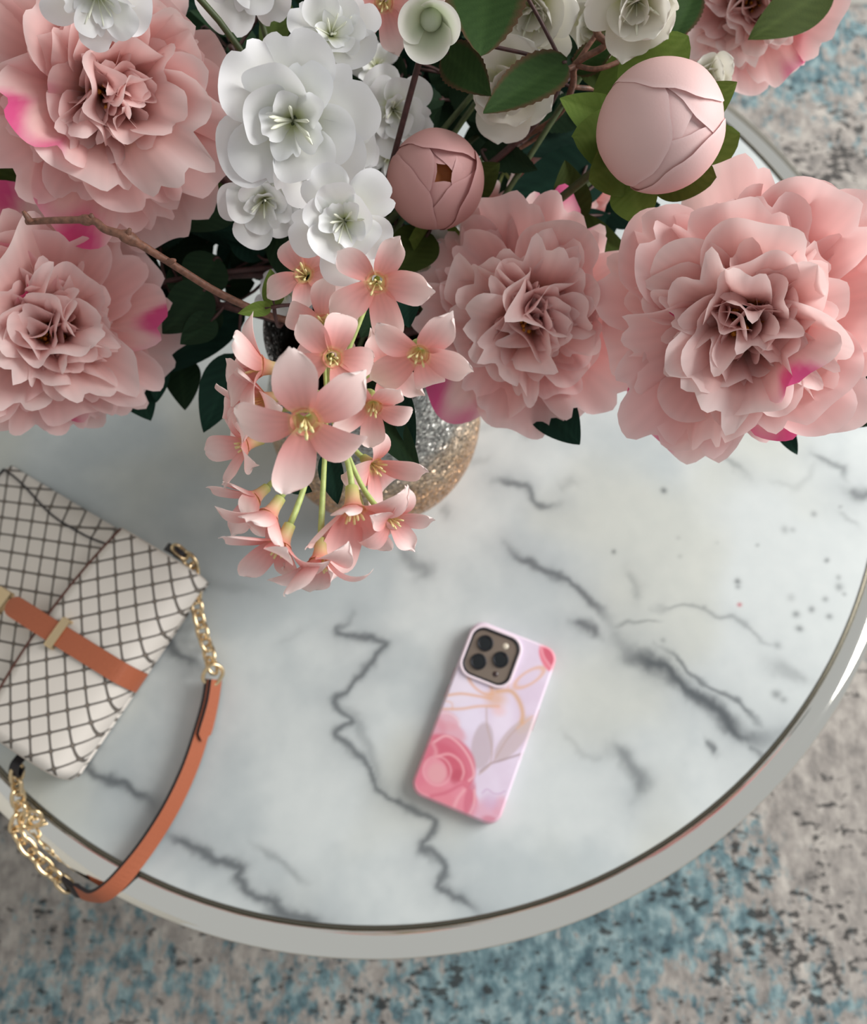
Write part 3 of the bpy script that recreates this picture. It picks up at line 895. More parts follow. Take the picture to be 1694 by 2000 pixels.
# ------------------------------------------------------------------ buds
def bud(px, py, d, D, fx, fy, seed, label, colset, open_=0.0, spin=0.0, name='peony_bud', ratio=1.06, npet=6, inner_dark=None, group='closed pink peony buds'):
    c = pt(px, py, d); M = face_M(c, fx, fy, spin); R = D/2
    z = M.to_3x3() @ Vector((0, 0, 1))
    e, E, P = make_thing(name, label, 'flower bud', group, c - z*R*1.0, z, .0026, M_STEMG)
    B = E @ M
    r = np.random.default_rng(seed)
    def cap(pol, az, alpha, rad, lift, col):
        # a petal: a rounded cap of the bud's surface around one direction, a little pointed towards the top
        nr, na = 12, 36
        cdir = np.array([math.sin(pol)*math.cos(az), math.sin(pol)*math.sin(az), math.cos(pol)])
        tup = np.array([0, 0, 1.]) - cdir*cdir[2]; tup /= np.linalg.norm(tup); tsd = np.cross(cdir, tup)
        V = [cdir]; rho = [0.]; upn = [0.]
        ph = r.random(3)*6.28
        for i in range(1, nr+1):
            for j in range(na):
                f = 2*math.pi*j/na
                al = alpha*(1 + .10*max(0, math.cos(f))**3 + .02*math.sin(5*f+ph[0]) + .015*math.sin(9*f+ph[1]))*(i/nr)
                d = math.cos(al)*cdir + math.sin(al)*(math.cos(f)*tup + math.sin(f)*tsd)
                V.append(d); rho.append(i/nr); upn.append(max(0, math.cos(f))*(i/nr))
        V = np.array(V); rho = np.array(rho); upn = np.array(upn)
        rr = rad*(1 - .030*rho**2 + lift*upn**3 + .006*np.sin(V[:, 0]*9+ph[2]))
        V = V*rr[:, None]; V[:, 2] *= ratio
        F = [(0, 1+j, 1+(j+1) % na) for j in range(na)]
        for i in range(nr-1):
            for j in range(na):
                F.append((1+i*na+j, 1+(i+1)*na+j, 1+(i+1)*na+(j+1) % na, 1+i*na+(j+1) % na))
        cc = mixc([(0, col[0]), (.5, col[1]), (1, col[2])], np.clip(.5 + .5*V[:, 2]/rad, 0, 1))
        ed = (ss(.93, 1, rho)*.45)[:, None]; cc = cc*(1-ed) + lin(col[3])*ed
        link('petal', mesh('petal', V, F, M_BUD, cc), e, B)
    # tight heart of the bud
    th = np.linspace(0.001, math.pi-.001, 30)
    V, F = lathe([(max(1e-4, .90*R*math.sin(t)), .90*R*ratio*math.cos(t) - open_*R*.30*max(0, 1-t/.7)) for t in th], 32)
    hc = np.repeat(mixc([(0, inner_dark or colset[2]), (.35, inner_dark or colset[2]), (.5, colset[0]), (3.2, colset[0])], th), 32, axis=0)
    link('heart', mesh('heart', V, F, M_BUD, hc), e, B)
    for k in range(4):
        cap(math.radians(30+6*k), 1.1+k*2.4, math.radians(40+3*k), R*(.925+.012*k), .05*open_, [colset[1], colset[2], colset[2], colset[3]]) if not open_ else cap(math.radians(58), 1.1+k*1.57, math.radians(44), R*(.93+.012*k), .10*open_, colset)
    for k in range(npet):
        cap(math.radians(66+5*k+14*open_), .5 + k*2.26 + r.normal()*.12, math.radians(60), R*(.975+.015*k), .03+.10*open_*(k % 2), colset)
    return e, E, P, M, B

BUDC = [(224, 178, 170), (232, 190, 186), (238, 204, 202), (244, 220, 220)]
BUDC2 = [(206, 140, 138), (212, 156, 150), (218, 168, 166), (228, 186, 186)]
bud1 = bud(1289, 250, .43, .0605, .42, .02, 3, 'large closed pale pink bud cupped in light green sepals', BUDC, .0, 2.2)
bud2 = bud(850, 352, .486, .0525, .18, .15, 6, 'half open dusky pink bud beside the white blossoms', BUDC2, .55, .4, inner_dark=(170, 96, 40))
ROSEC = [(206, 214, 186), (226, 230, 212), (238, 238, 226), (244, 244, 238)]
def rosebud(px, py, d, D, fx, fy, label):
    c = pt(px, py, d); M = face_M(c, fx, fy, .6); R = D/2
    z = M.to_3x3() @ Vector((0, 0, 1))
    e, E, P = make_thing('rosebud', label, 'flower bud', None, c - z*R*1.25, z, .0018, M_STEM)
    B = E @ M
    V, F = lathe([(.08*R, -1.36*R), (.3*R, -1.29*R), (.40*R, -1.12*R), (.33*R, -1.05*R), (0, -1.04*R)], 14)
    link('calyx', mesh('calyx', V, F, M_STEMG), e, B)
    for k in range(3):
        nu, nv = 25, 12
        u = np.linspace(-1, 1, nu)[None, :]; v = np.linspace(0, 1, nv)[:, None]
        h = v*(1 - .42*np.abs(u)**2.4 + .04*np.cos(3*u+k))
        a_ = k*2.094 + u*1.42
        r_ = R*(.34 + .62*np.sin(1.45*h))*(1 - .11*u) + R*.14*h**6
        V = np.stack([r_*np.cos(a_), r_*np.sin(a_), R*(-1.05 + 1.45*h - .18*h**6) + 0*a_], -1).reshape(-1, 3)
        cc = mixc([(0, (196, 206, 168)), (.4, (222, 228, 206)), (.8, (240, 240, 230)), (1, (247, 246, 240))], (v + 0*u).ravel())
        link('petal', mesh('petal', V, grid_faces(nu, nv), M_WHITE, cc), e, B)
    V, F = lathe([(.36*R, -1.04*R), (.40*R, -.90*R), (.34*R, -.70*R), (.24*R, -.55*R), (.12*R, -.50*R), (0, -.49*R)], 16)
    link('heart', mesh('heart', V, F, M_WHITE, np.tile(lin((206, 214, 190)), (len(V), 1))), e, B)
    return e, E, P
bud3 = rosebud(838, 56, .42, .028, -.10, -.45, 'small greenish white rosebud, half open like a cup, among serrated leaves')

o1 = (bud1[0], bud1[1], bud1[2])
leaf(o1, (1225, 190), (1345, 70), 130, .475, .455, (-.2, .2), 'light', fold=.1, blunt=.6, sag=.12, name='sepal')
leaf(o1, (1200, 260), (1215, 95), 100, .478, .468, (-.3, .1), 'light', fold=.1, blunt=.5, sag=.12, name='sepal')
leaf(o1, (1330, 240), (1440, 160), 80, .470, .452, (.3, .2), 'light', fold=.15, sag=.1, name='sepal')
leaf(o1, (1300, 320), (1446, 262), 120, .478, .455, (.3, -.1), 'light', fold=.1, blunt=.6, sag=.1, name='sepal')
leaf(o1, (1270, 330), (1400, 345), 110, .478, .460, (.2, -.2), 'light', fold=.1, blunt=.6, sag=.1, name='sepal')
leaf(o1, (1215, 250), (1094, 192), 80, .470, .462, (-.2, .2), 'light', fold=.2, sag=.05, name='sepal')
leaf(o1, (1225, 270), (1118, 268), 120, .478, .455, (-.5, 0), 'light', fold=.1, blunt=.5, sag=.15, name='sepal')
leaf(o1, (1240, 300), (1150, 352), 130, .478, .455, (-.4, -.3), 'light', fold=.1, blunt=.5, sag=.15, name='sepal')
leaf(o1, (1230, 350), (1256, 440), 95, .470, .463, (0, -.2), 'light', fold=.15, blunt=.35, sag=.08, name='sepal')
o2 = (bud2[0], bud2[1], bud2[2])
leaf(o2, (865, 420), (800, 470), 120, .535, .505, (-.1, -.6), 'light', fold=.1, blunt=.6, sag=.2, name='sepal')
leaf(o2, (850, 430), (905, 462), 110, .53, .505, (.1, -.6), 'light', fold=.1, blunt=.6, sag=.2, name='sepal')
leaf(o2, (900, 380), (976, 318), 75, .53, .515, (.2, 0), 'olive', fold=.2, name='sepal')
leaf(o2, (840, 455), (762, 540), 95, .525, .515, (-.2, .1), 'olive', fold=.2, blunt=.3, name='leaf')
leaf(o2, (800, 330), (745, 275), 60, .55, .54, (-.2, .1), 'dark', name='leaf')
o3 = (bud3[0], bud3[1], bud3[2])
leaf(o3, (838, 85), (812, 112), 22, .437, .432, (0, -.2), 'light', name='sepal')
leaf(o3, (845, 85), (888, 70), 20, .437, .428, (.2, 0), 'light', name='sepal')
leaf(o3, (842, 88), (858, 112), 20, .437, .432, (0, -.2), 'light', name='sepal')

# ------------------------------------------------------------------ drooping pink spray and the other small pink flowers
def floret(owner, hub, px, py, d, size_px, fx, fy, seed, curl=0.0, n=5, spin=None):
    e, E, P = owner
    c = pt(px, py, d); R = size_px*d/FPX/2
    M = face_M(c, fx, fy, seed*1.3 if spin is None else spin)
    B = E @ M
    V, F = lathe([(.115*R, -.46*R), (.12*R, -.36*R), (.13*R, -.22*R), (.16*R, -.10*R), (.22*R, -.02*R)], 12)
    col = mixc([(0, (190, 200, 120)), (.55, (226, 196, 150)), (1, (236, 160, 146))], (V[:, 2]/R+.46)/.44)
    f = link('floret', mesh('floret_tube', V, F, M_FLORET, col), e, B)
    r = np.random.default_rng(seed+900)
    for i in range(n):
        a = 2*math.pi*i/n + r.normal()*.12
        t = math.radians(62 + r.normal()*9) + curl
        s = 1 + r.normal()*.07
        link('petal', P_FLO[int(r.integers(len(P_FLO)))], f, petal_M(a, t, R*.98*s*(1 if r.random() < .5 else -1), R*1.04*s, R*s, 0, (.13*R*math.cos(a), .13*R*math.sin(a), -.08*R), r.normal()*.15))
    for i in range(5):
        a = 2*math.pi*i/5 + .5; t = .28 + .1*r.normal(); l = R*(.34+.06*r.random())
        dr = np.array([math.sin(t)*math.cos(a), math.sin(t)*math.sin(a), math.cos(t)])
        p0 = np.array([0, 0, -.2*R])
        V, F = tube([p0, p0+dr*l*.8, p0+dr*l*.95, p0+dr*l*1.2], [R*.014, R*.016, R*.032, R*.022], 5)
        link('stamen', mesh('stamen', V, F, M_STAMENY), f)
    # pedicel from the hub, in the floret's own frame
    zc = M.to_3x3() @ Vector((0, 0, 1)); end = c - zc*R*.44
    l = (end-hub).length
    Pw = bez(hub, hub.lerp(end, .35) + (CAM-hub).normalized()*l*.10, end - zc*l*.35, end, 10)
    Mi = M.inverted(); Pl = [Mi @ Vector(p) for p in Pw]
    V, F = tube(Pl, np.linspace(.0009, .0015, 10), 6)
    link('pedicel', mesh('pedicel', V, F, M_PEDI), f)

hubS = pt(640, 790, .415)
e, E, P = make_thing('pink_blossom_spray', 'drooping spray of small coral pink star flowers in front of the vase', 'flower', None, hubS, (RT*-.1 - UP*.75 - FW*.4).normalized(), .0026, M_STEMG)
spray = (e, E, P)
SP = [(735, 552, .400, 186, -.05, -.20, 1.25), (650, 700, .380, 180, .05, -.15, 1.1), (818, 694, .390, 196, -.20, -.65, 1.2), (596, 826, .350, 272, -.02, -.50, 1.8), (729, 796, .385, 168, -.02, -.80, .95),
      (505, 715, .400, 186, -1.7, .25, 2.6), (512, 782, .405, 160, -1.5, -.40, .2), (478, 868, .405, 140, -1.9, -.5, 1.0), (494, 975, .420, 150, -1.1, -.9, .6), (524, 1008, .385, 170, -1.1, -1.6, .3),
      (548, 1066, .380, 176, -.9, -2.0, 1.3), (625, 1096, .385, 170, -.1, -2.6, 2.2), (690, 998, .390, 196, .1, -1.9, .5), (768, 1018, .395, 124, 1.2, -1.0, 1.1), (735, 912, .425, 140, 1.3, -.9, .1),
      (592, 535, .450, 176, -.35, .25, .9), (632, 632, .430, 170, -.2, .15, .4), (755, 722, .430, 150, .15, .0, 2.0), (590, 765, .425, 150, -.8, .0, .7), (715, 1028, .420, 120, .4, -1.8, 1.5), (470, 800, .43, 120, -1.6, .1, .3)]
for i, (px, py, d, sz, fx, fy, spn) in enumerate(SP):
    hang = math.hypot(fx, fy) > 1.0
    floret(spray, hubS, px, py, d, sz*(1.18 if hang else 1.0), fx, fy, 40+i, spin=spn, curl=-.42 if hang else .05)
hubT = pt(745, -60, .50)
eT = make_thing('pink_blossom_spray', 'small pink star flowers standing behind the white rosebud', 'flower', None, hubT, (UP*.6 - FW).normalized(), .0022, M_STEMG)
for i, (px, py, d, sz, fx, fy, spn) in enumerate([(750, 5, .455, 165, .0, -.35, 1.3), (690, -10, .48, 120, -.2, -.2, .4), (805, -30, .48, 140, .2, -.2, .8)]):
    floret(eT, hubT, px, py, d, sz, fx, fy, 80+i, spin=spn)
hubU = pt(985, 335, .59)
eU = make_thing('pink_blossom_spray', 'small pink flowers half hidden under the leaves below the cream rose', 'flower', None, hubU, (-FW).normalized(), .002, M_STEMG)
for i, (px, py, d, sz, fx, fy, spn) in enumerate([(1060, 285, .575, 100, .1, .2, 1.3), (1020, 325, .58, 80, -.3, -.1, .4), (1022, 398, .575, 96, -.2, -.2, .8), (960, 400, .58, 90, -.1, -.4, .3)]):
    floret(eU, hubU, px, py, d, sz, fx, fy, 90+i, spin=spn)

# ------------------------------------------------------------------ leafy stems
def greens(label, px, py, d, rad=.0022, mat=None):
    c = pt(px, py, d)
    return make_thing('leafy_stem', label, 'foliage', 'leafy stems among the flowers', c, (-FW + UP*.2).normalized(), rad, mat)
g1 = greens('leafy stem with serrated rose leaves between white rosebud and cream rose', 1100, 128, .47)
leaf(g1, (950, -95), (938, 108), 165, .455, .44, (.1, -.1), 'rose', True, .12, .06, .35)
leaf(g1, (868, 98), (960, 186), 82, .47, .455, (-.1, .1), 'rose', True, .2, .08)
leaf(g1, (1108, 118), (944, 220), 92, .462, .440, (-.1, .2), 'rose', True, .22, .08)
leaf(g1, (1128, 122), (1020, 45), 62, .475, .465, (.1, .1), 'dark', False, .25)
leaf(g1, (1120, 140), (1205, 75), 56, .48, .47, (.1, .1), 'rose', True, .25)
leaf(g1, (1140, 120), (1178, 180), 40, .49, .49, (.1, .1), 'olive', False, .25)
leaf(g1, (940, 290), (1050, 332), 56, .53, .52, (0, .1), 'dark', True, .25)
g2 = greens('leafy stem with dark leaves under the large pink bud', 1120, 400, .56)
leaf(g2, (1190, 330), (985, 390), 120, .575, .575, (0, .2), 'teal')
leaf(g2, (1122, 440), (1104, 313), 78, .53, .51, (.1, 0), 'olive', False, .3, .05)
leaf(g2, (1088, 432), (1240, 506), 66, .53, .50, (.1, .4), 'olive', False, .3, .12)
leaf(g2, (1180, 420), (1290, 400), 70, .57, .56, (0, .1), 'teal')
leaf(g2, (1110, 470), (1210, 430), 90, .575, .57, (0, .1), 'teal')
leaf(g2, (1150, 250), (1010, 300), 70, .59, .58, (0, .1), 'teal')
leaf(g2, (1150, 330), (1130, 210), 70, .57, .58, (0, .1), 'dark')
leaf(pC, (1050, 770), (1133, 868), 92, .53, .515, (.1, 0), 'teal', False, .2)
leaf(pD, (1340, 730), (1214, 792), 70, .53, .52, (0, 0), 'teal', False, .2)
leaf(pD, (1590, 750), (1760, 812), 120, .53, .52, (0, 0), 'dark', False, .2)
leaf(pD, (1520, 820), (1558, 888), 34, .53, .53, (0, 0), 'teal', False, .2)
leaf(pE, (1625, -30), (1463, 78), 96, .535, .525, (0, 0), 'olive', False, .15, .05)
leaf(pE, (1360, -20), (1308, 92), 60, .53, .52, (0, 0), 'rose', True, .2, .05)
leaf(pA, (555, -10), (512, 135), 60, .52, .51, (0, 0), 'olive', False, .2)
leaf(pA, (170, 330), (280, 478), 110, .55, .535, (.1, .1), 'olive', False, .3)
leaf(pA, (60, 330), (-20, 420), 100, .55, .54, (.1, .1), 'olive', False, .3)
leaf(pA, (40, 390), (180, 420), 70, .56, .55, (.1, .1), 'dark', False, .3)
leaf(pA, (470, 400), (342, 448), 60, .54, .53, (.1, .1), 'dark', False, .2)
leaf(pA, (470, 345), (350, 400), 90, .56, .55, (.1, .1), 'olive', False, .2)
g3 = greens('leafy stem with long dark leaves beside the lower left peony', 420, 590, .56, .002)
leaf(g3, (405, 560), (318, 652), 92, .54, .53, (.2, .1), 'dark', False, .3)
leaf(g3, (420, 620), (352, 672), 60, .55, .54, (.1, .1), 'dark', False, .3)
leaf(g3, (480, 600), (262, 742), 84, .575, .57, (.1, .1), 'teal', False, .25)
leaf(g3, (310, 700), (306, 786), 44, .57, .565, (.1, .1), 'teal', False, .2)
leaf(g3, (250, 740), (294, 822), 72, .57, .565, (.1, .1), 'teal', False, .2)
leaf(g3, (462, 690), (398, 845), 84, .56, .55, (-.1, .1), 'teal', False, .25)
leaf(g3, (430, 600), (360, 640), 70, .57, .56, (.1, .1), 'dark', False, .25)
leaf(g3, (530, 600), (465, 612), 30, .46, .45, (.1, .1), 'light', False, .5)
leaf(g3, (535, 600), (528, 525), 44, .46, .45, (.1, .1), 'light', False, .5)
leaf(spray, (730, 800), (820, 920), 66, .455, .44, (0, .1), 'dark', False, .25)
leaf(spray, (775, 750), (808, 884), 50, .45, .445, (-.2, .1), 'teal', False, .25)
leaf(spray, (640, 880), (660, 985), 50, .45, .45, (-.2, .1), 'teal', False, .25)
leaf(spray, (560, 940), (610, 960), 36, .45, .45, (-.2, .1), 'teal', False, .25)
leaf(spray, (680, 720), (745, 760), 70, .45, .44, (-.2, .1), 'dark', False, .25)
leaf(spray, (790, 560), (800, 640), 70, .47, .46, (-.2, .1), 'teal', False, .25)
leaf(spray, (745, 600), (705, 660), 60, .46, .455, (-.2, .1), 'dark', False, .25)
# loose dark fill low in the bouquet
fill_owner = [greens('leafy stem low in the bouquet %s' % w, px, py, .55, .0018) for w, px, py in
              (('under the largest white blossom', 480, 330), ('under the corner peony', 250, 330), ('under the half open bud', 760, 330), ('under the white rosebud', 800, 110),
               ('under the cream roses', 1000, 200), ('under the lower left peony', 280, 560), ('behind the white blossom with stamens', 575, 415), ('between corner peony and largest white blossom', 450, 90), ('between white blossom and half open bud', 760, 180))]
reg = [[(340, 200), (520, 480)], [(40, 300), (420, 480)], [(640, 200), (900, 460)], [(640, 0), (900, 220)], [(900, 60), (1160, 330)], [(120, 440), (440, 700)], [(420, 380), (760, 600)], [(390, -20), (560, 230)], [(690, 60), (860, 300)]]
rr = np.random.default_rng(5)
for ow, ((xa, ya), (xb, yb)) in zip(fill_owner, reg):
    for k in range(30):
        px, py = rr.uniform(xa, xb), rr.uniform(ya, yb); a = rr.random()*6.28; l = rr.uniform(90, 170)
        d = rr.uniform(.56, .63)
        leaf(ow, (px, py), (px+l*math.cos(a), py+l*math.sin(a)), rr.uniform(55, 95), d, d+rr.uniform(-.02, .02), (rr.normal()*.3, rr.normal()*.3), ('teal', 'dark', 'dark')[k % 3], k % 4 == 0, free=((xa, ya), (xb, yb)))

# brown twig crossing above the lower left peony
def twig():
    pts = [(52, 433, .435), (115, 430, .432), (180, 431, .43), (205, 448, .43), (250, 464, .432), (330, 512, .45), (420, 568, .47), (500, 606, .49), (560, 625, .51), (650, 632, .55)]
    W = [pt(*p) for p in pts] + [Vector((VX, VY, TZ+.225)), Vector((VX, VY+.01, TZ+.05))]
    base = W[-1]
    e = empty('twig', base, 'bare brown twig lying over the lower left peony', 'twig')
    P = smooth_path(W, 7)
    R = np.interp(np.arange(len(P)), [0, 14, 28, 34, 70, len(P)], [.0016, .0019, .0022, .0020, .0023, .0025])
    for k in (12, 13, 27, 28, 29): R[k] *= 1.5
    V, F = tube(P - np.array(tuple(base)), R, 9)
    link('branch', mesh('branch', V, F, M_TWIG), e)
    for px, py, qx, qy in ((182, 432, 178, 418), (248, 462, 254, 447), (60, 434, 45, 412), (330, 512, 342, 508)):
        a, c = pt(px, py, .431), pt(qx, qy, .428)
        V, F = tube([a, a.lerp(c, .6), c], [.0018, .0014, .0009], 7)
        link('node', mesh('node', V - np.array(tuple(base)), F, M_TWIG), e)
twig()
# branching brown stems between the cream roses and the large bud
def branch():
    pts = [(1160, -20, .46), (1165, 60, .462), (1182, 88, .465), (1125, 125, .475), (1118, 170, .49), (1085, 230, .53), (960, 330, .57)]
    W = [pt(*p) for p in pts] + [Vector((VX+.02, VY, TZ+.225)), Vector((VX+.01, VY, TZ+.05))]
    base = W[-1]
    e = empty('branching_stem', base, 'brown branching stem crossing between cream roses and large bud', 'stem')
    o = np.array(tuple(base))
    V, F = tube(smooth_path(W, 7) - o, .0019, 8); link('stem', mesh('stem', V, F, M_TWIG), e)
    for pl in ([(1125, 128, .475), (1165, 135, .47), (1210, 120, .47), (1260, 90, .47)], [(1125, 128, .475), (1105, 135, .472), (1080, 130, .47)], [(1118, 170, .49), (1180, 170, .5), (1230, 130, .5)],
               [(1100, 210, .52), (1060, 260, .55), (1000, 300, .56)], [(1128, 120, .474), (1170, 60, .468), (1200, 20, .466)]):
        V, F = tube(smooth_path([pt(*p) for p in pl], 6) - o, .0014, 7); link('twig', mesh('twig', V, F, M_TWIG), e)
    # curled stalk that carries the rosebud
branch()
place_leaves()

# ------------------------------------------------------------------ phone
def phone():
    Lp, Wp, Tp = .1515, .0765, .0112
    bot, top = on(886, 1577, Tp), on(1009, 1243, Tp)
    c = (bot + top)/2; ax = (top-bot); ax.z = 0; ax.normalize()
    ang = math.atan2(ax.y, ax.x) - math.pi/2
    e = empty('phone', (c.x, c.y, TZ+.0003), 'smartphone lying face down in a pink floral case on the marble', 'phone')
    e.rotation_euler = (0, 0, ang)
    # zoomed-photo frame for the print: u to the right, v up the phone
    O = np.array([118., 1560.]); UX = np.array([690., 262.]); VY_ = np.array([578., -1392.])
    def rr_out(w, h, r, n=10):
        pts = []
        for cx_, cy_, a0 in ((w/2-r, h/2-r, 0), (-w/2+r, h/2-r, 90), (-w/2+r, -h/2+r, 180), (w/2-r, -h/2+r, 270)):
            for k in range(n+1):
                a = math.radians(a0 + 90*k/n); pts.append((cx_+r*math.cos(a), cy_+r*math.sin(a)))
        return np.array(pts)
    def dens(q, m=8):
        q = np.asarray(q); out = []
        for i in range(len(q)):
            a_, c_ = q[i], q[(i+1) % len(q)]
            k_ = max(1, int(np.hypot(*(c_-a_))/.003))
            for t_ in range(k_): out.append(a_ + (c_-a_)*t_/k_)
        return np.array(out)
    def paint(x, y):
        u = x/Wp+.5; v = y/Lp+.5
        X = O[0]+u*UX[0]+v*VY_[0]; Y = O[1]+u*UX[1]+v*VY_[1]
        C = np.empty(X.shape+(3,)); C[:] = lin((226, 212, 232))
        w0 = ss(.35, .65, fbm(X/260, Y/260, 60))[..., None]*.6
        C = C*(1-w0)+lin((216, 196, 218))*w0
        def put(mask, col, a=1.0):
            nonlocal C
            k = (np.clip(mask, 0, 1)*a)[..., None]; C = C*(1-k)+lin(col)*k
        def ell(cx, cy, rx, ry, deg, soft=.15):
            a = math.radians(deg); dx, dy = X-cx, Y-cy
            p = (dx*math.cos(a)+dy*math.sin(a))/rx; q = (-dx*math.sin(a)+dy*math.cos(a))/ry
            return 1-ss(1-soft, 1+soft, np.hypot(p, q))
        def ring(cx, cy, rx, ry, deg, th):
            a = math.radians(deg); dx, dy = X-cx, Y-cy
            p = (dx*math.cos(a)+dy*math.sin(a))/rx; q = (-dx*math.sin(a)+dy*math.cos(a))/ry
            return np.exp(-((np.hypot(p, q)-1)*min(rx, ry)/th)**2)
        def line(pts, th):
            P = smooth_path([(a, b_, 0) for a, b_ in pts], 5)[:, :2]
            d, _ = polydist2(X, Y, P); return np.exp(-(d/th)**2)
        put(ell(500, 760, 200, 180, 0, .6), (236, 228, 242), .7); put(ell(640, 1000, 120, 120, 0, .6), (232, 224, 244), .8); put(ell(880, 1010, 90, 180, 20, .6), (236, 226, 244), .7)
        put(ell(1080, 640, 160, 90, -25, .6), (222, 206, 226), .6)
        # grey leaves
        put(ell(715, 1200, 85, 185, 12, .12), (196, 180, 190), .85); put(ell(960, 1150, 75, 215, 42, .12), (198, 180, 184), .8); put(ell(1060, 1030, 50, 90, 45, .3), (205, 185, 180), .6)
        put(line([(690, 1400), (770, 1340), (860, 1310), (1030, 1255)], 8), (164, 140, 142), .8); put(line([(760, 900), (760, 1050), (790, 1200), (770, 1340), (680, 1420)], 7), (190, 166, 160), .7)
        put(line([(800, 1320), (920, 1140), (1050, 1010)], 7), (186, 160, 154), .6)
        # gold line drawing
        gold = (226, 178, 150)
        put(ring(720, 715, 115, 52, 40, 11), gold, .85); put(line([(420, 850), (440, 815), (560, 795), (700, 812), (800, 830)], 11), gold, .9); put(line([(400, 920), (560, 915), (700, 892), (860, 890)], 11), gold, .85)
        put(ring(1120, 655, 140, 48, -32, 10), gold, .8); put(line([(850, 770), (960, 765), (1020, 830), (1050, 930), (1040, 1010)], 19), (216, 172, 136), .9)
        put(ell(840, 830, 75, 60, 0, .8), (222, 172, 132), .65); put(line([(940, 740), (985, 620), (1010, 590)], 9), gold, .5); put(ell(860, 925, 50, 40, 0, .8), (236, 186, 180), .5)
        put(line([(1130, 960), (1080, 1000), (1000, 1060)], 8), gold, .6); put(line([(410, 850), (480, 870), (485, 920)], 9), gold, .5)
        # pale rose petals
        put(ell(430, 1010, 110, 75, 20, .25), (226, 176, 190), .85); put(ell(480, 1100, 110, 70, 30, .3), (222, 162, 176), .8); put(ell(330, 1080, 100, 110, 0, .3), (218, 150, 166), .8)
        put(line([(390, 950), (470, 960), (530, 1010), (540, 1050)], 6), (240, 214, 222), .7)
        # rose
        put(ell(380, 1370, 275, 255, 0, .06), (214, 118, 138), 1); put(ell(250, 1540, 210, 120, 30, .1), (220, 126, 146), 1); put(ell(480, 1620, 190, 150, 20, .12), (226, 140, 158), 1); put(ell(330, 1600, 150, 100, 20, .3), (224, 136, 152), .9)
        put(ell(440, 1270, 130, 60, 35, .4), (206, 100, 122), .8); put(ell(480, 1370, 120, 75, 40, .25), (204, 98, 118), .9); put(ell(330, 1400, 95, 95, 0, .12), (228, 150, 166), 1); put(ell(350, 1420, 75, 80, 10, .35), (226, 164, 172), .9)
        put(ring(350, 1400, 110, 110, 0, 8), (234, 166, 178), .8); put(line([(330, 1180), (430, 1130), (530, 1190), (610, 1300), (640, 1420), (600, 1470)], 9), (240, 182, 192), .9)
        put(line([(350, 1290), (450, 1270), (530, 1320), (560, 1400), (540, 1460)], 10), (236, 168, 178), .9); put(line([(320, 1190), (345, 1250), (330, 1310)], 16), (228, 156, 168), .8)
        put(ell(500, 1440, 40, 60, 30, .4), (190, 84, 104), .7); put(line([(300, 1590), (420, 1560), (540, 1500), (580, 1520)], 14), (206, 104, 126), .7); put(line([(170, 1500), (200, 1560), (270, 1590)], 10), (236, 160, 174), .7)
        put(ell(600, 1600, 40, 130, 15, .3), (208, 112, 134), .8); put(line([(560, 1540), (510, 1600), (480, 1660)], 14), (238, 176, 186), .7); put(line([(640, 1540), (630, 1650), (580, 1740)], 8), (240, 184, 192), .8)
        put(ell(720, 1720, 110, 110, 20, .4), (222, 166, 186), .8); put(ell(760, 1780, 80, 50, 20, .3), (206, 130, 150), .8); put(ell(840, 1660, 60, 80, 20, .5), (220, 156, 176), .7)
        put(line([(700, 1560), (740, 1530), (790, 1560), (840, 1560), (880, 1540)], 6), (198, 164, 200), .7); put(ell(760, 1620, 60, 60, 0, .6), (208, 178, 208), .6)
        # corner petal
        put(ell(1290, 490, 70, 125, -20, .15), (228, 128, 146), 1); put(ell(1290, 480, 34, 85, -20, .3), (208, 96, 118), .9); put(line([(1230, 400), (1250, 480), (1300, 560)], 8), (240, 170, 184), .8)
        return C
    def polydist2(X, Y, P): return polydist(X/1000, Y/1000, P/1000)[0]*1000, None
    # shell: outline loops up the side, then a dense back
    rc = .0115
    loops = []
    prof = [(-.0012, .0000), (-.0002, .0012), (0, .003), (0, .0078), (-.0008, .0100), (-.0022, .0111)]
    V = []; n0 = None
    for dr, z in prof:
        q0 = dens(rr_out(Wp, Lp, rc)); q = q0*np.array([(Wp+2*dr)/Wp, (Lp+2*dr)/Lp]); n0 = len(q)
        V += [(a, b_, z) for a, b_ in q]
    F = grid_faces(n0, len(prof), True)
    F.append(tuple(range(n0))[::-1])
    V = np.array(V); colr = paint(V[:, 0]*.94, V[:, 1]*.97)*.72 + lin((246, 226, 236))*.28
    m, nt, b = new_mat('case_print')
    at = N(nt, 'ShaderNodeAttribute', attribute_name='Col'); nt.links.new(at.outputs['Color'], b.inputs['Base Color'])
    b.inputs['Roughness'].default_value = .38; b.inputs['Specular IOR Level'].default_value = .4
    link('case_shell', mesh('case_shell', V, F, m, colr), e)
    # dense printed back: square-to-rounded-rect rows
    nx, ny = 120, 240
    g = np.linspace(-1, 1, nx); h = np.linspace(-1, 1, ny)
    w2, h2 = Wp/2-.0022, Lp/2-.0022; r2 = rc-.0022
    Y, X = np.meshgrid(h*h2, g, indexing='ij')
    dy = np.clip(np.abs(Y)-(h2-r2), 0, None)
    hw = w2 - r2 + np.sqrt(np.clip(r2*r2-dy*dy, 0, None))
    X = X*hw
    Z = .0111 + .0004*(1-(X/w2)**4)*(1-(Y/h2)**6)
    V = np.c_[X.ravel(), Y.ravel(), Z.ravel()]
    link('case_back', mesh('case_back', V, grid_faces(nx, ny), m, paint(X.ravel(), Y.ravel())), e)
    # camera: white lip, dark ring, metal plate, three lenses, flash, microphone
    cx_, cy_ = -.0142, .0498; s = .0428
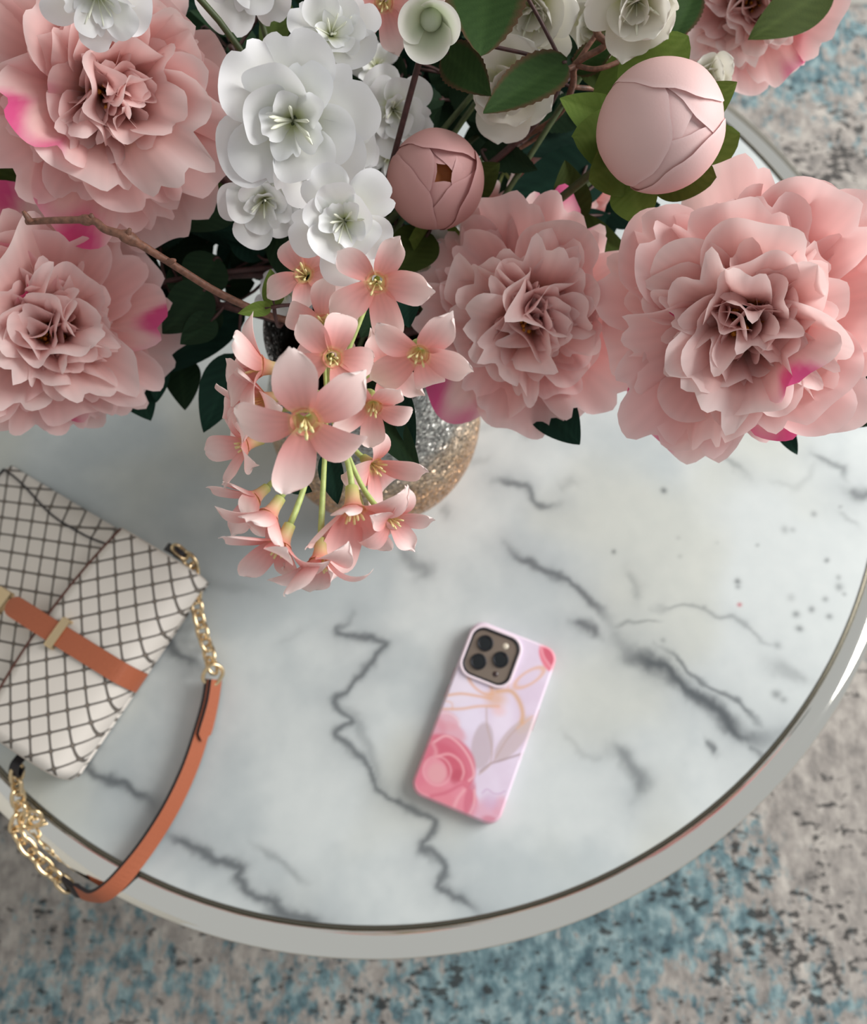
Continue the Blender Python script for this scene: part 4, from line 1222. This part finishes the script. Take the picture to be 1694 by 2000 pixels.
    def frame(nm, w, r, z0, z1, th, mat, par):
        o_, i_ = rr_out(w, w, r), rr_out(w-2*th, w-2*th, r-th)
        k = len(o_); V = [(a, b_, z0) for a, b_ in o_]+[(a, b_, z1-.0004) for a, b_ in o_]+[(a*.985, b_*.985, z1) for a, b_ in o_]+[(a*1.015, b_*1.015, z1) for a, b_ in i_]+[(a, b_, z1-.0004) for a, b_ in i_]+[(a, b_, z0) for a, b_ in i_]
        return link(nm, mesh(nm, V, grid_faces(k, 6, True), mat), par, Matrix.Translation((cx_, cy_, 0)))
    cb = frame('camera_lip', s+.0035, .0125, .0105, .0138, .0022, M_CASEEDGE, e)
    frame('camera_ring', s-.0008, .0108, .0105, .0132, .0019, M_RINGD, e)
    q = rr_out(s-.003, s-.003, .0095); V = [(a, b_, .0118) for a, b_ in q]+[(a, b_, .0105) for a, b_ in q]
    k = len(q); F = [tuple(range(k))]+[(i, k+i, k+(i+1) % k, (i+1) % k) for i in range(k)]
    pl = link('camera_plate', mesh('camera_plate', V, F, M_ISLAND, smooth=False), e, Matrix.Translation((cx_, cy_, 0)))
    for lx, ly in ((-.0082, .0085), (-.0082, -.0080), (.0085, .0003)):
        V, F = lathe([(.0068, .0116), (.0068, .0137), (.0063, .0141), (.0056, .0141), (.0054, .0136)], 32)
        ln = link('lens', mesh('lens', V, F, M_RINGD), pl, Matrix.Translation((lx, ly, 0)))
        V, F = lathe([(0, .01375), (.003, .01372), (.0055, .0135)], 32)
        link('lens_glass', mesh('lens_glass', V, F, M_BLACKGLASS), ln)
    V, F = lathe([(0, .0121), (.0024, .0121), (.0026, .0118)], 20); link('flash', mesh('flash', V, F, simple('flash_glass', (214, 204, 186), .2)), pl, Matrix.Translation((.0085, .0125, 0)))
    V, F = lathe([(0, .0121), (.0022, .0121), (.0024, .0118)], 20); link('sensor', mesh('sensor', V, F, simple('sensor_glass', (58, 42, 42), .2)), pl, Matrix.Translation((.0085, -.0125, 0)))
    for sx, y0, y1 in ((-1, .020, .031), (-1, .005, .016), (1, .006, .024)):
        x = sx*Wp/2; V = []
        for dx in (-.0006, .0006):
            for yy, zz in ((y0, .0045), (y1, .0045), (y1, .0075), (y0, .0075)): V.append((x+dx, yy, zz))
        link('side_button', mesh('side_button', V, [(0, 1, 2, 3), (7, 6, 5, 4), (0, 4, 5, 1), (1, 5, 6, 2), (2, 6, 7, 3), (3, 7, 4, 0)], M_BTN, smooth=False), e)
phone()

# ------------------------------------------------------------------ handbag
def handbag():
    zt = .050
    P1, P2 = on(372, 1112, zt), on(100, 1510, zt)
    U = P2 - P1; U.z = 0; Wb = U.length; U.normalize()
    Vv = Vector((U.y, -U.x, 0))
    if Vv.x > 0: Vv = -Vv
    org = Vector((P1.x, P1.y, TZ))
    P3 = on(55, 875, .012); Hb = (P3-P1).dot(Vv) + .008
    e = empty('handbag', org, 'cream handbag with dark lattice pattern and tan leather strap', 'bag')
    def G(u, v, z): return np.array(tuple(U*u + Vv*v)) + np.array([0, 0, z])
    m, nt, b = new_mat('lattice_canvas')
    L = nt.links.new
    uv = N(nt, 'ShaderNodeUVMap'); sp = N(nt, 'ShaderNodeSeparateXYZ'); L(uv.outputs[0], sp.inputs[0])
    def mt(op, a, c=None):
        n = N(nt, 'ShaderNodeMath', operation=op)
        for i, vv in enumerate((a, c)):
            if vv is None: continue
            if isinstance(vv, (int, float)): n.inputs[i].default_value = vv
            else: L(vv, n.inputs[i])
        return n.outputs[0]
    fx = mt('ABSOLUTE', mt('SUBTRACT', mt('MULTIPLY', mt('FRACT', sp.outputs[0]), 2.0), 1.0))
    fy = mt('ABSOLUTE', mt('SUBTRACT', mt('MULTIPLY', mt('FRACT', sp.outputs[1]), 2.0), 1.0))
    dd = mt('POWER', mt('ADD', mt('POWER', fx, 9.0), mt('POWER', fy, 9.0)), 1/9.0)
    r = ramp(nt, [(.0, lin4(226, 219, 211)), (.865, lin4(226, 219, 211)), (.90, lin4(58, 54, 54)), (.955, lin4(66, 62, 60)), (.985, lin4(150, 140, 128)), (1.0, lin4(120, 110, 102))])
    L(dd, r.inputs['Fac']); L(r.outputs['Color'], b.inputs['Base Color'])
    tc = N(nt, 'ShaderNodeTexCoord'); wv = N(nt, 'ShaderNodeTexWave', Scale=420.0); wv.bands_direction = 'Y'
    L(tc.outputs['Object'], wv.inputs['Vector']); bp = N(nt, 'ShaderNodeBump', Strength=.15, Distance=.0004); L(wv.outputs['Fac'], bp.inputs['Height']); L(bp.outputs['Normal'], b.inputs['Normal'])
    b.inputs['Roughness'].default_value = .6; b.inputs['Specular IOR Level'].default_value = .3
    M_CANVAS = m
    def puv(V, shear):
        X = V[:, 0]; Y = V[:, 1]
        return np.c_[(X + (.17 if shear > 0 else .08)*Y)/.0146, (Y - shear*X)/.0144 + .4*V[:, 2]/.0144]
    # body: cross-sections along v, tapered towards the front panel
    nu = 25
    rows = []   # (v, z_front, inset_front)
    vs_ = np.linspace(-.004, Hb, 22)
    V = []; F = []
    def zfront(v): return .0485 - .040*ss(.02, 1.0, v/Hb) + .004*math.sin(math.pi*np.clip(v/Hb, 0, 1))
    sec = []
    for v in vs_:
        zf = float(zfront(v)); ins = .004 + .022*ss(.35, 0, v/Hb)*0 + .016*float(ss(0, .5, v/Hb)) - .014*float(ss(.6, 1., v/Hb))
        us = np.linspace(ins, Wb-ins, nu-4)
        loop = [(-.001, .0025), (.000, zf*.45)] + [(u, zf + .003*math.sin(math.pi*(u-ins)/(Wb-2*ins))) for u in us] + [(Wb, zf*.45), (Wb+.001, .0025)]
        sec.append([G(u, v, z) for u, z in loop])
    k = len(sec[0])
    V = np.array([p for s_ in sec for p in s_]); F = grid_faces(k, len(sec))
    nb = len(V)
    # underside and ends
    F += [(i*k, (i+1)*k, (i+1)*k+k-1, i*k+k-1) for i in range(len(sec)-1)]
    F.append(tuple(range(k))); F.append(tuple((len(sec)-1)*k+i for i in range(k))[::-1])
    body = link('body', mesh('body', V, F, M_CANVAS, uv=puv(V, -.10)), e)
    # piping along the front panel's side seams and the bottom
    for iu in (2, k-3):
        q = [sec[j][iu]+np.array([0, 0, .0006]) for j in range(len(sec))]
        Vp, Fp = tube(q, .0009, 6); link('side_seam', mesh('side_seam', Vp, Fp, M_EDGE), body)
    q = [sec[-1][j]+np.array([0, 0, .0006]) for j in range(2, k-2)]
    Vp, Fp = tube(q, .0011, 6); link('bottom_seam', mesh('bottom_seam', Vp, Fp, M_EDGE), body)
    # flap: wraps the top edge, lies over the front
    fd = .066
    def flap_sec(u):
        e0 = abs(u/Wb*2-1)
        end = fd*(1 + .12*(1-e0**2))
        return [(.006, .012), (-.004, .016), (-.009, .030), (-.0075, .046), (-.001, .054), (.010, .0575), (end*.35, .0585), (end*.7, .0580), (end, .0565)]
    us = np.linspace(.001, Wb-.001, 26)
    Vf = []
    for u in us:
        P = smooth_path([(a, b_, 0) for a, b_ in flap_sec(u)], 3)
        Vf += [G(u, a, b_) for a, b_, _ in P]
    kf = len(Vf)//len(us)
    Vf = np.array(Vf)
    me = mesh('flap', Vf, grid_faces(kf, len(us)), M_CANVAS, uv=puv(Vf, .22))
    fl = link('flap', me, e)
    md = fl.modifiers.new('thick', 'SOLIDIFY'); md.thickness = .003; md.offset = 0
    Vp, Fp = tube([Vf[i*kf+kf-1] for i in range(len(us))], .0019, 6); link('flap_edge', mesh('flap_edge', Vp, Fp, M_BROWN), fl)
    for i0 in (0, len(us)-1):
        Vp, Fp = tube([Vf[i0*kf+j] for j in range(kf)], .0014, 6); link('flap_piping', mesh('flap_piping', Vp, Fp, simple('piping_cream', (196, 186, 176), .6)), fl)
    # ribbon builder: path, side vectors, thickness
    def ribbon(nm, Pth, side, w, th, mat, par, edge=M_EDGE, round_end=False):
        Pth = np.asarray(Pth); side = np.asarray(side); side = side/np.linalg.norm(side, axis=1)[:, None]
        T = np.gradient(Pth, axis=0); T /= np.linalg.norm(T, axis=1)[:, None]
        nn = np.cross(T, side); nn /= np.linalg.norm(nn, axis=1)[:, None]
        V = []; n = len(Pth)
        ww = np.full(n, w/2)
        if round_end:
            dist = np.r_[0, np.cumsum(np.linalg.norm(np.diff(Pth, axis=0), axis=1))]
            ww = w/2*np.sqrt(np.clip(1-np.clip(1-dist/(w*.5), 0, 1)**2, .04, 1))
        for i in range(n):
            for a, c in ((-1, 1), (1, 1), (1, -1), (-1, -1)):
                V.append(Pth[i]+side[i]*ww[i]*a+nn[i]*th/2*c)
        F1 = []; F2 = []
        for i in range(n-1):
            for j in range(4):
                f = (i*4+j, i*4+(j+1) % 4, i*4+4+(j+1) % 4, i*4+4+j)
                (F1 if j in (0, 2) else F2).append(f)
        F2 += [(0, 1, 2, 3), ((n-1)*4+3, (n-1)*4+2, (n-1)*4+1, (n-1)*4)]
        me = mesh(nm, V, F1+F2, mat, smooth=False); me.materials.append(edge)
        me.polygons.foreach_set('material_index', [0]*len(F1)+[1]*len(F2))
        return link(nm, me, par)
    o = np.array(tuple(org))
    def loc(px, py, z): return np.array(tuple(on(px, py, z))) - o
    def uvof(p): return float(np.dot(p[:2], np.array(U[:2]))), float(np.dot(p[:2], np.array(Vv[:2])))
    # closure tab: from the lock on the front panel, over the flap and round the top edge
    uA, vA = uvof(loc(14, 1176, .060)); uB, vB = uvof(loc(242, 1318, .055))
    pth = [G(uA, vA, .0585), G(uA+(uB-uA)*.1, vA*.9+vB*.1, .0605), G(uA+(uB-uA)*.3, vA*.7+vB*.3, .0620), G(uA+(uB-uA)*.6, vA*.4+vB*.6, .0622), G(uB, 0.002, .0590), G(uB, -.007, .052), G(uB, -.0115, .040), G(uB, -.0125, .030)]
    Pp = smooth_path(pth, 6); sd = np.tile(np.array(tuple(U)), (len(Pp), 1))
    tabo = ribbon('closure_tab', Pp, sd, .0170, .0022, M_TAN, e, round_end=True)
    # gold keeper round the tab
    uK, vK = uvof(loc(112, 1236, .064))
    ck = G(uK, vK, .0640); a_ = np.array(tuple(U)); v_ = np.array(tuple(Vv))
    def box(c, hx, hy, hz):
        V = [c+a_*x*hx+v_*y*hy+np.array([0, 0, z*hz]) for z in (-1, 1) for x, y in ((-1, -1), (1, -1), (1, 1), (-1, 1))]
        return np.array(V), [(3, 2, 1, 0), (4, 5, 6, 7), (0, 1, 5, 4), (1, 2, 6, 5), (2, 3, 7, 6), (3, 0, 4, 7)]
    Vk, Fk = join([box(ck, .0125, .0038, .0012), box(ck+a_*.0118-np.array([0, 0, .003]), .0012, .0038, .003), box(ck-a_*.0118-np.array([0, 0, .003]), .0012, .0038, .003)])
    kp = link('keeper', mesh('keeper', Vk, Fk, M_GOLD, smooth=False), e); bv = kp.modifiers.new('bevel', 'BEVEL'); bv.width = .0008; bv.segments = 2
    uK, vK = uvof(loc(-2, 1172, .056)); Vk, Fk = join([box(G(uK, vK, .054), .010, .006, .004), box(G(uK, vK, .050), .006, .004, .006)])
    kp = link('lock', mesh('lock', Vk, Fk, M_GOLD, smooth=False), e); bv = kp.modifiers.new('bevel', 'BEVEL'); bv.width = .001; bv.segments = 2
    # dark leather loops at both ends of the top edge
    for nm, (ax_, ay_, az_), (bx_, by_, bz_) in (('side_loop', (326, 1068, .036), (356, 1086, .040)), ('side_loop', (42, 1478, .036), (30, 1512, .030))):
        A, Bq = loc(ax_, ay_, az_), loc(bx_, by_, bz_)
        q = smooth_path([A, (A+Bq)/2+np.array([0, 0, .006]), Bq+np.array([0, 0, .003]), Bq-np.array([0, 0, .003]), (A+Bq)/2-np.array([0, 0, .004])], 5)
        d_ = (Bq-A); sdv = np.array([-d_[1], d_[0], 0.])
        ribbon(nm, q, np.tile(sdv, (len(q), 1)), .0075, .0018, M_EDGE, e)
    # chains
    def link_mesh(l, w, r):
        q = []
        for t in np.linspace(0, 2*math.pi, 21)[:-1]:
            q.append((l/2*np.sign(math.cos(t))*abs(math.cos(t))**.8, w/2*np.sign(math.sin(t))*abs(math.sin(t))**.8, 0))
        q.append(q[0]); V, F = tube(q, r, 7, False)
        return V, F
    LV, LF = link_mesh(.0150, .0108, .0017)
    link_me = mesh('chain_link', LV, LF, M_GOLD)
    def chain(pts, step=.0098):
        P = smooth_path([loc(*p) for p in pts], 12)
        D = np.r_[0, np.cumsum(np.linalg.norm(np.diff(P, axis=0), axis=1))]
        n = max(2, int(D[-1]/step))
        for i in range(n+1):
            s_ = D[-1]*i/n
            c = np.array([np.interp(s_, D, P[:, j]) for j in range(3)])
            c2 = np.array([np.interp(min(s_+.002, D[-1]), D, P[:, j]) for j in range(3)]); c0 = np.array([np.interp(max(s_-.002, 0), D, P[:, j]) for j in range(3)])
            x = Vector(c2-c0).normalized(); z = Vector((.15, -.2, 1)); z = (z - x*z.dot(x)).normalized(); y = z.cross(x)
            M = Matrix((x, y, z)).transposed().to_4x4() @ Matrix.Rotation(math.radians(35 if i % 2 else 125), 4, 'X')
            M.translation = Vector(c)
            link('chain_link', link_me, e, M)
    chain([(352, 1078, .040), (372, 1098, .036), (381, 1130, .026), (384, 1180, .016), (395, 1232, .012), (408, 1275, .012), (414, 1300, .014)])
    chain([(33, 1512, .030), (34, 1550, .021), (40, 1585, .014), (32, 1612, .0105), (40, 1636, .0095), (66, 1668, .004), (96, 1699, -.003), (126, 1726, -.008)])
    RV, RF = link_mesh(.017, .015, .0017)
    rg = mesh('strap_ring', RV, RF, M_GOLD)
    for (px, py, z), deg in (((416, 1318, .016), 60), ((60, 1600, .010), 20)):
        M = Matrix.Rotation(math.radians(deg), 4, 'Z') @ Matrix.Rotation(math.radians(38), 4, 'X'); M.translation = Vector(loc(px, py, z)); link('strap_ring', rg, e, M)
    # shoulder strap, standing on its edge, over the table rim
    low = [(424, 1328, .003), (418, 1372, .002), (406, 1432, .002), (385, 1500, .002), (350, 1578, .002), (308, 1650, .002), (266, 1708, .003), (236, 1740, .003), (205, 1758, .000), (178, 1757, -.004), (160, 1752, -.006)]
    upp = [(404, 1326, .018), (396, 1372, .0175), (378, 1432, .0175), (354, 1500, .0175), (318, 1574, .0175), (272, 1644, .018), (226, 1700, .018), (196, 1730, .016), (176, 1742, .012), (160, 1736, .008), (146, 1728, .006)]
    A = smooth_path([loc(*p) for p in low], 5); B_ = smooth_path([loc(*p) for p in upp], 5)
    mid = (A+B_)/2; side = B_-A
    wid = np.linalg.norm(side, axis=1).mean()
    st = ribbon('shoulder_strap', mid, side, wid, .0030, M_TAN, e)
    # turned-back strap ends
    k1 = 12
    T = np.gradient(mid, axis=0); T /= np.linalg.norm(T, axis=1)[:, None]
    nr = np.cross(T, side); nr /= np.linalg.norm(nr, axis=1)[:, None]
    if nr[3][0] < 0: nr = -nr
    ribbon('strap_end', (mid+nr*.0032)[:k1][::-1], side[:k1][::-1], wid*.92, .0030, M_TAN, st, round_end=True)
    q = np.array([mid[-1]+np.array([.002, 0, 0]), mid[-1]*.5+loc(140, 1738, -.004)*.5, loc(128, 1724, -.006)])
    ribbon('strap_end', q, np.tile(side[-1], (3, 1)), wid*.8, .004, M_EDGE, st)
handbag()
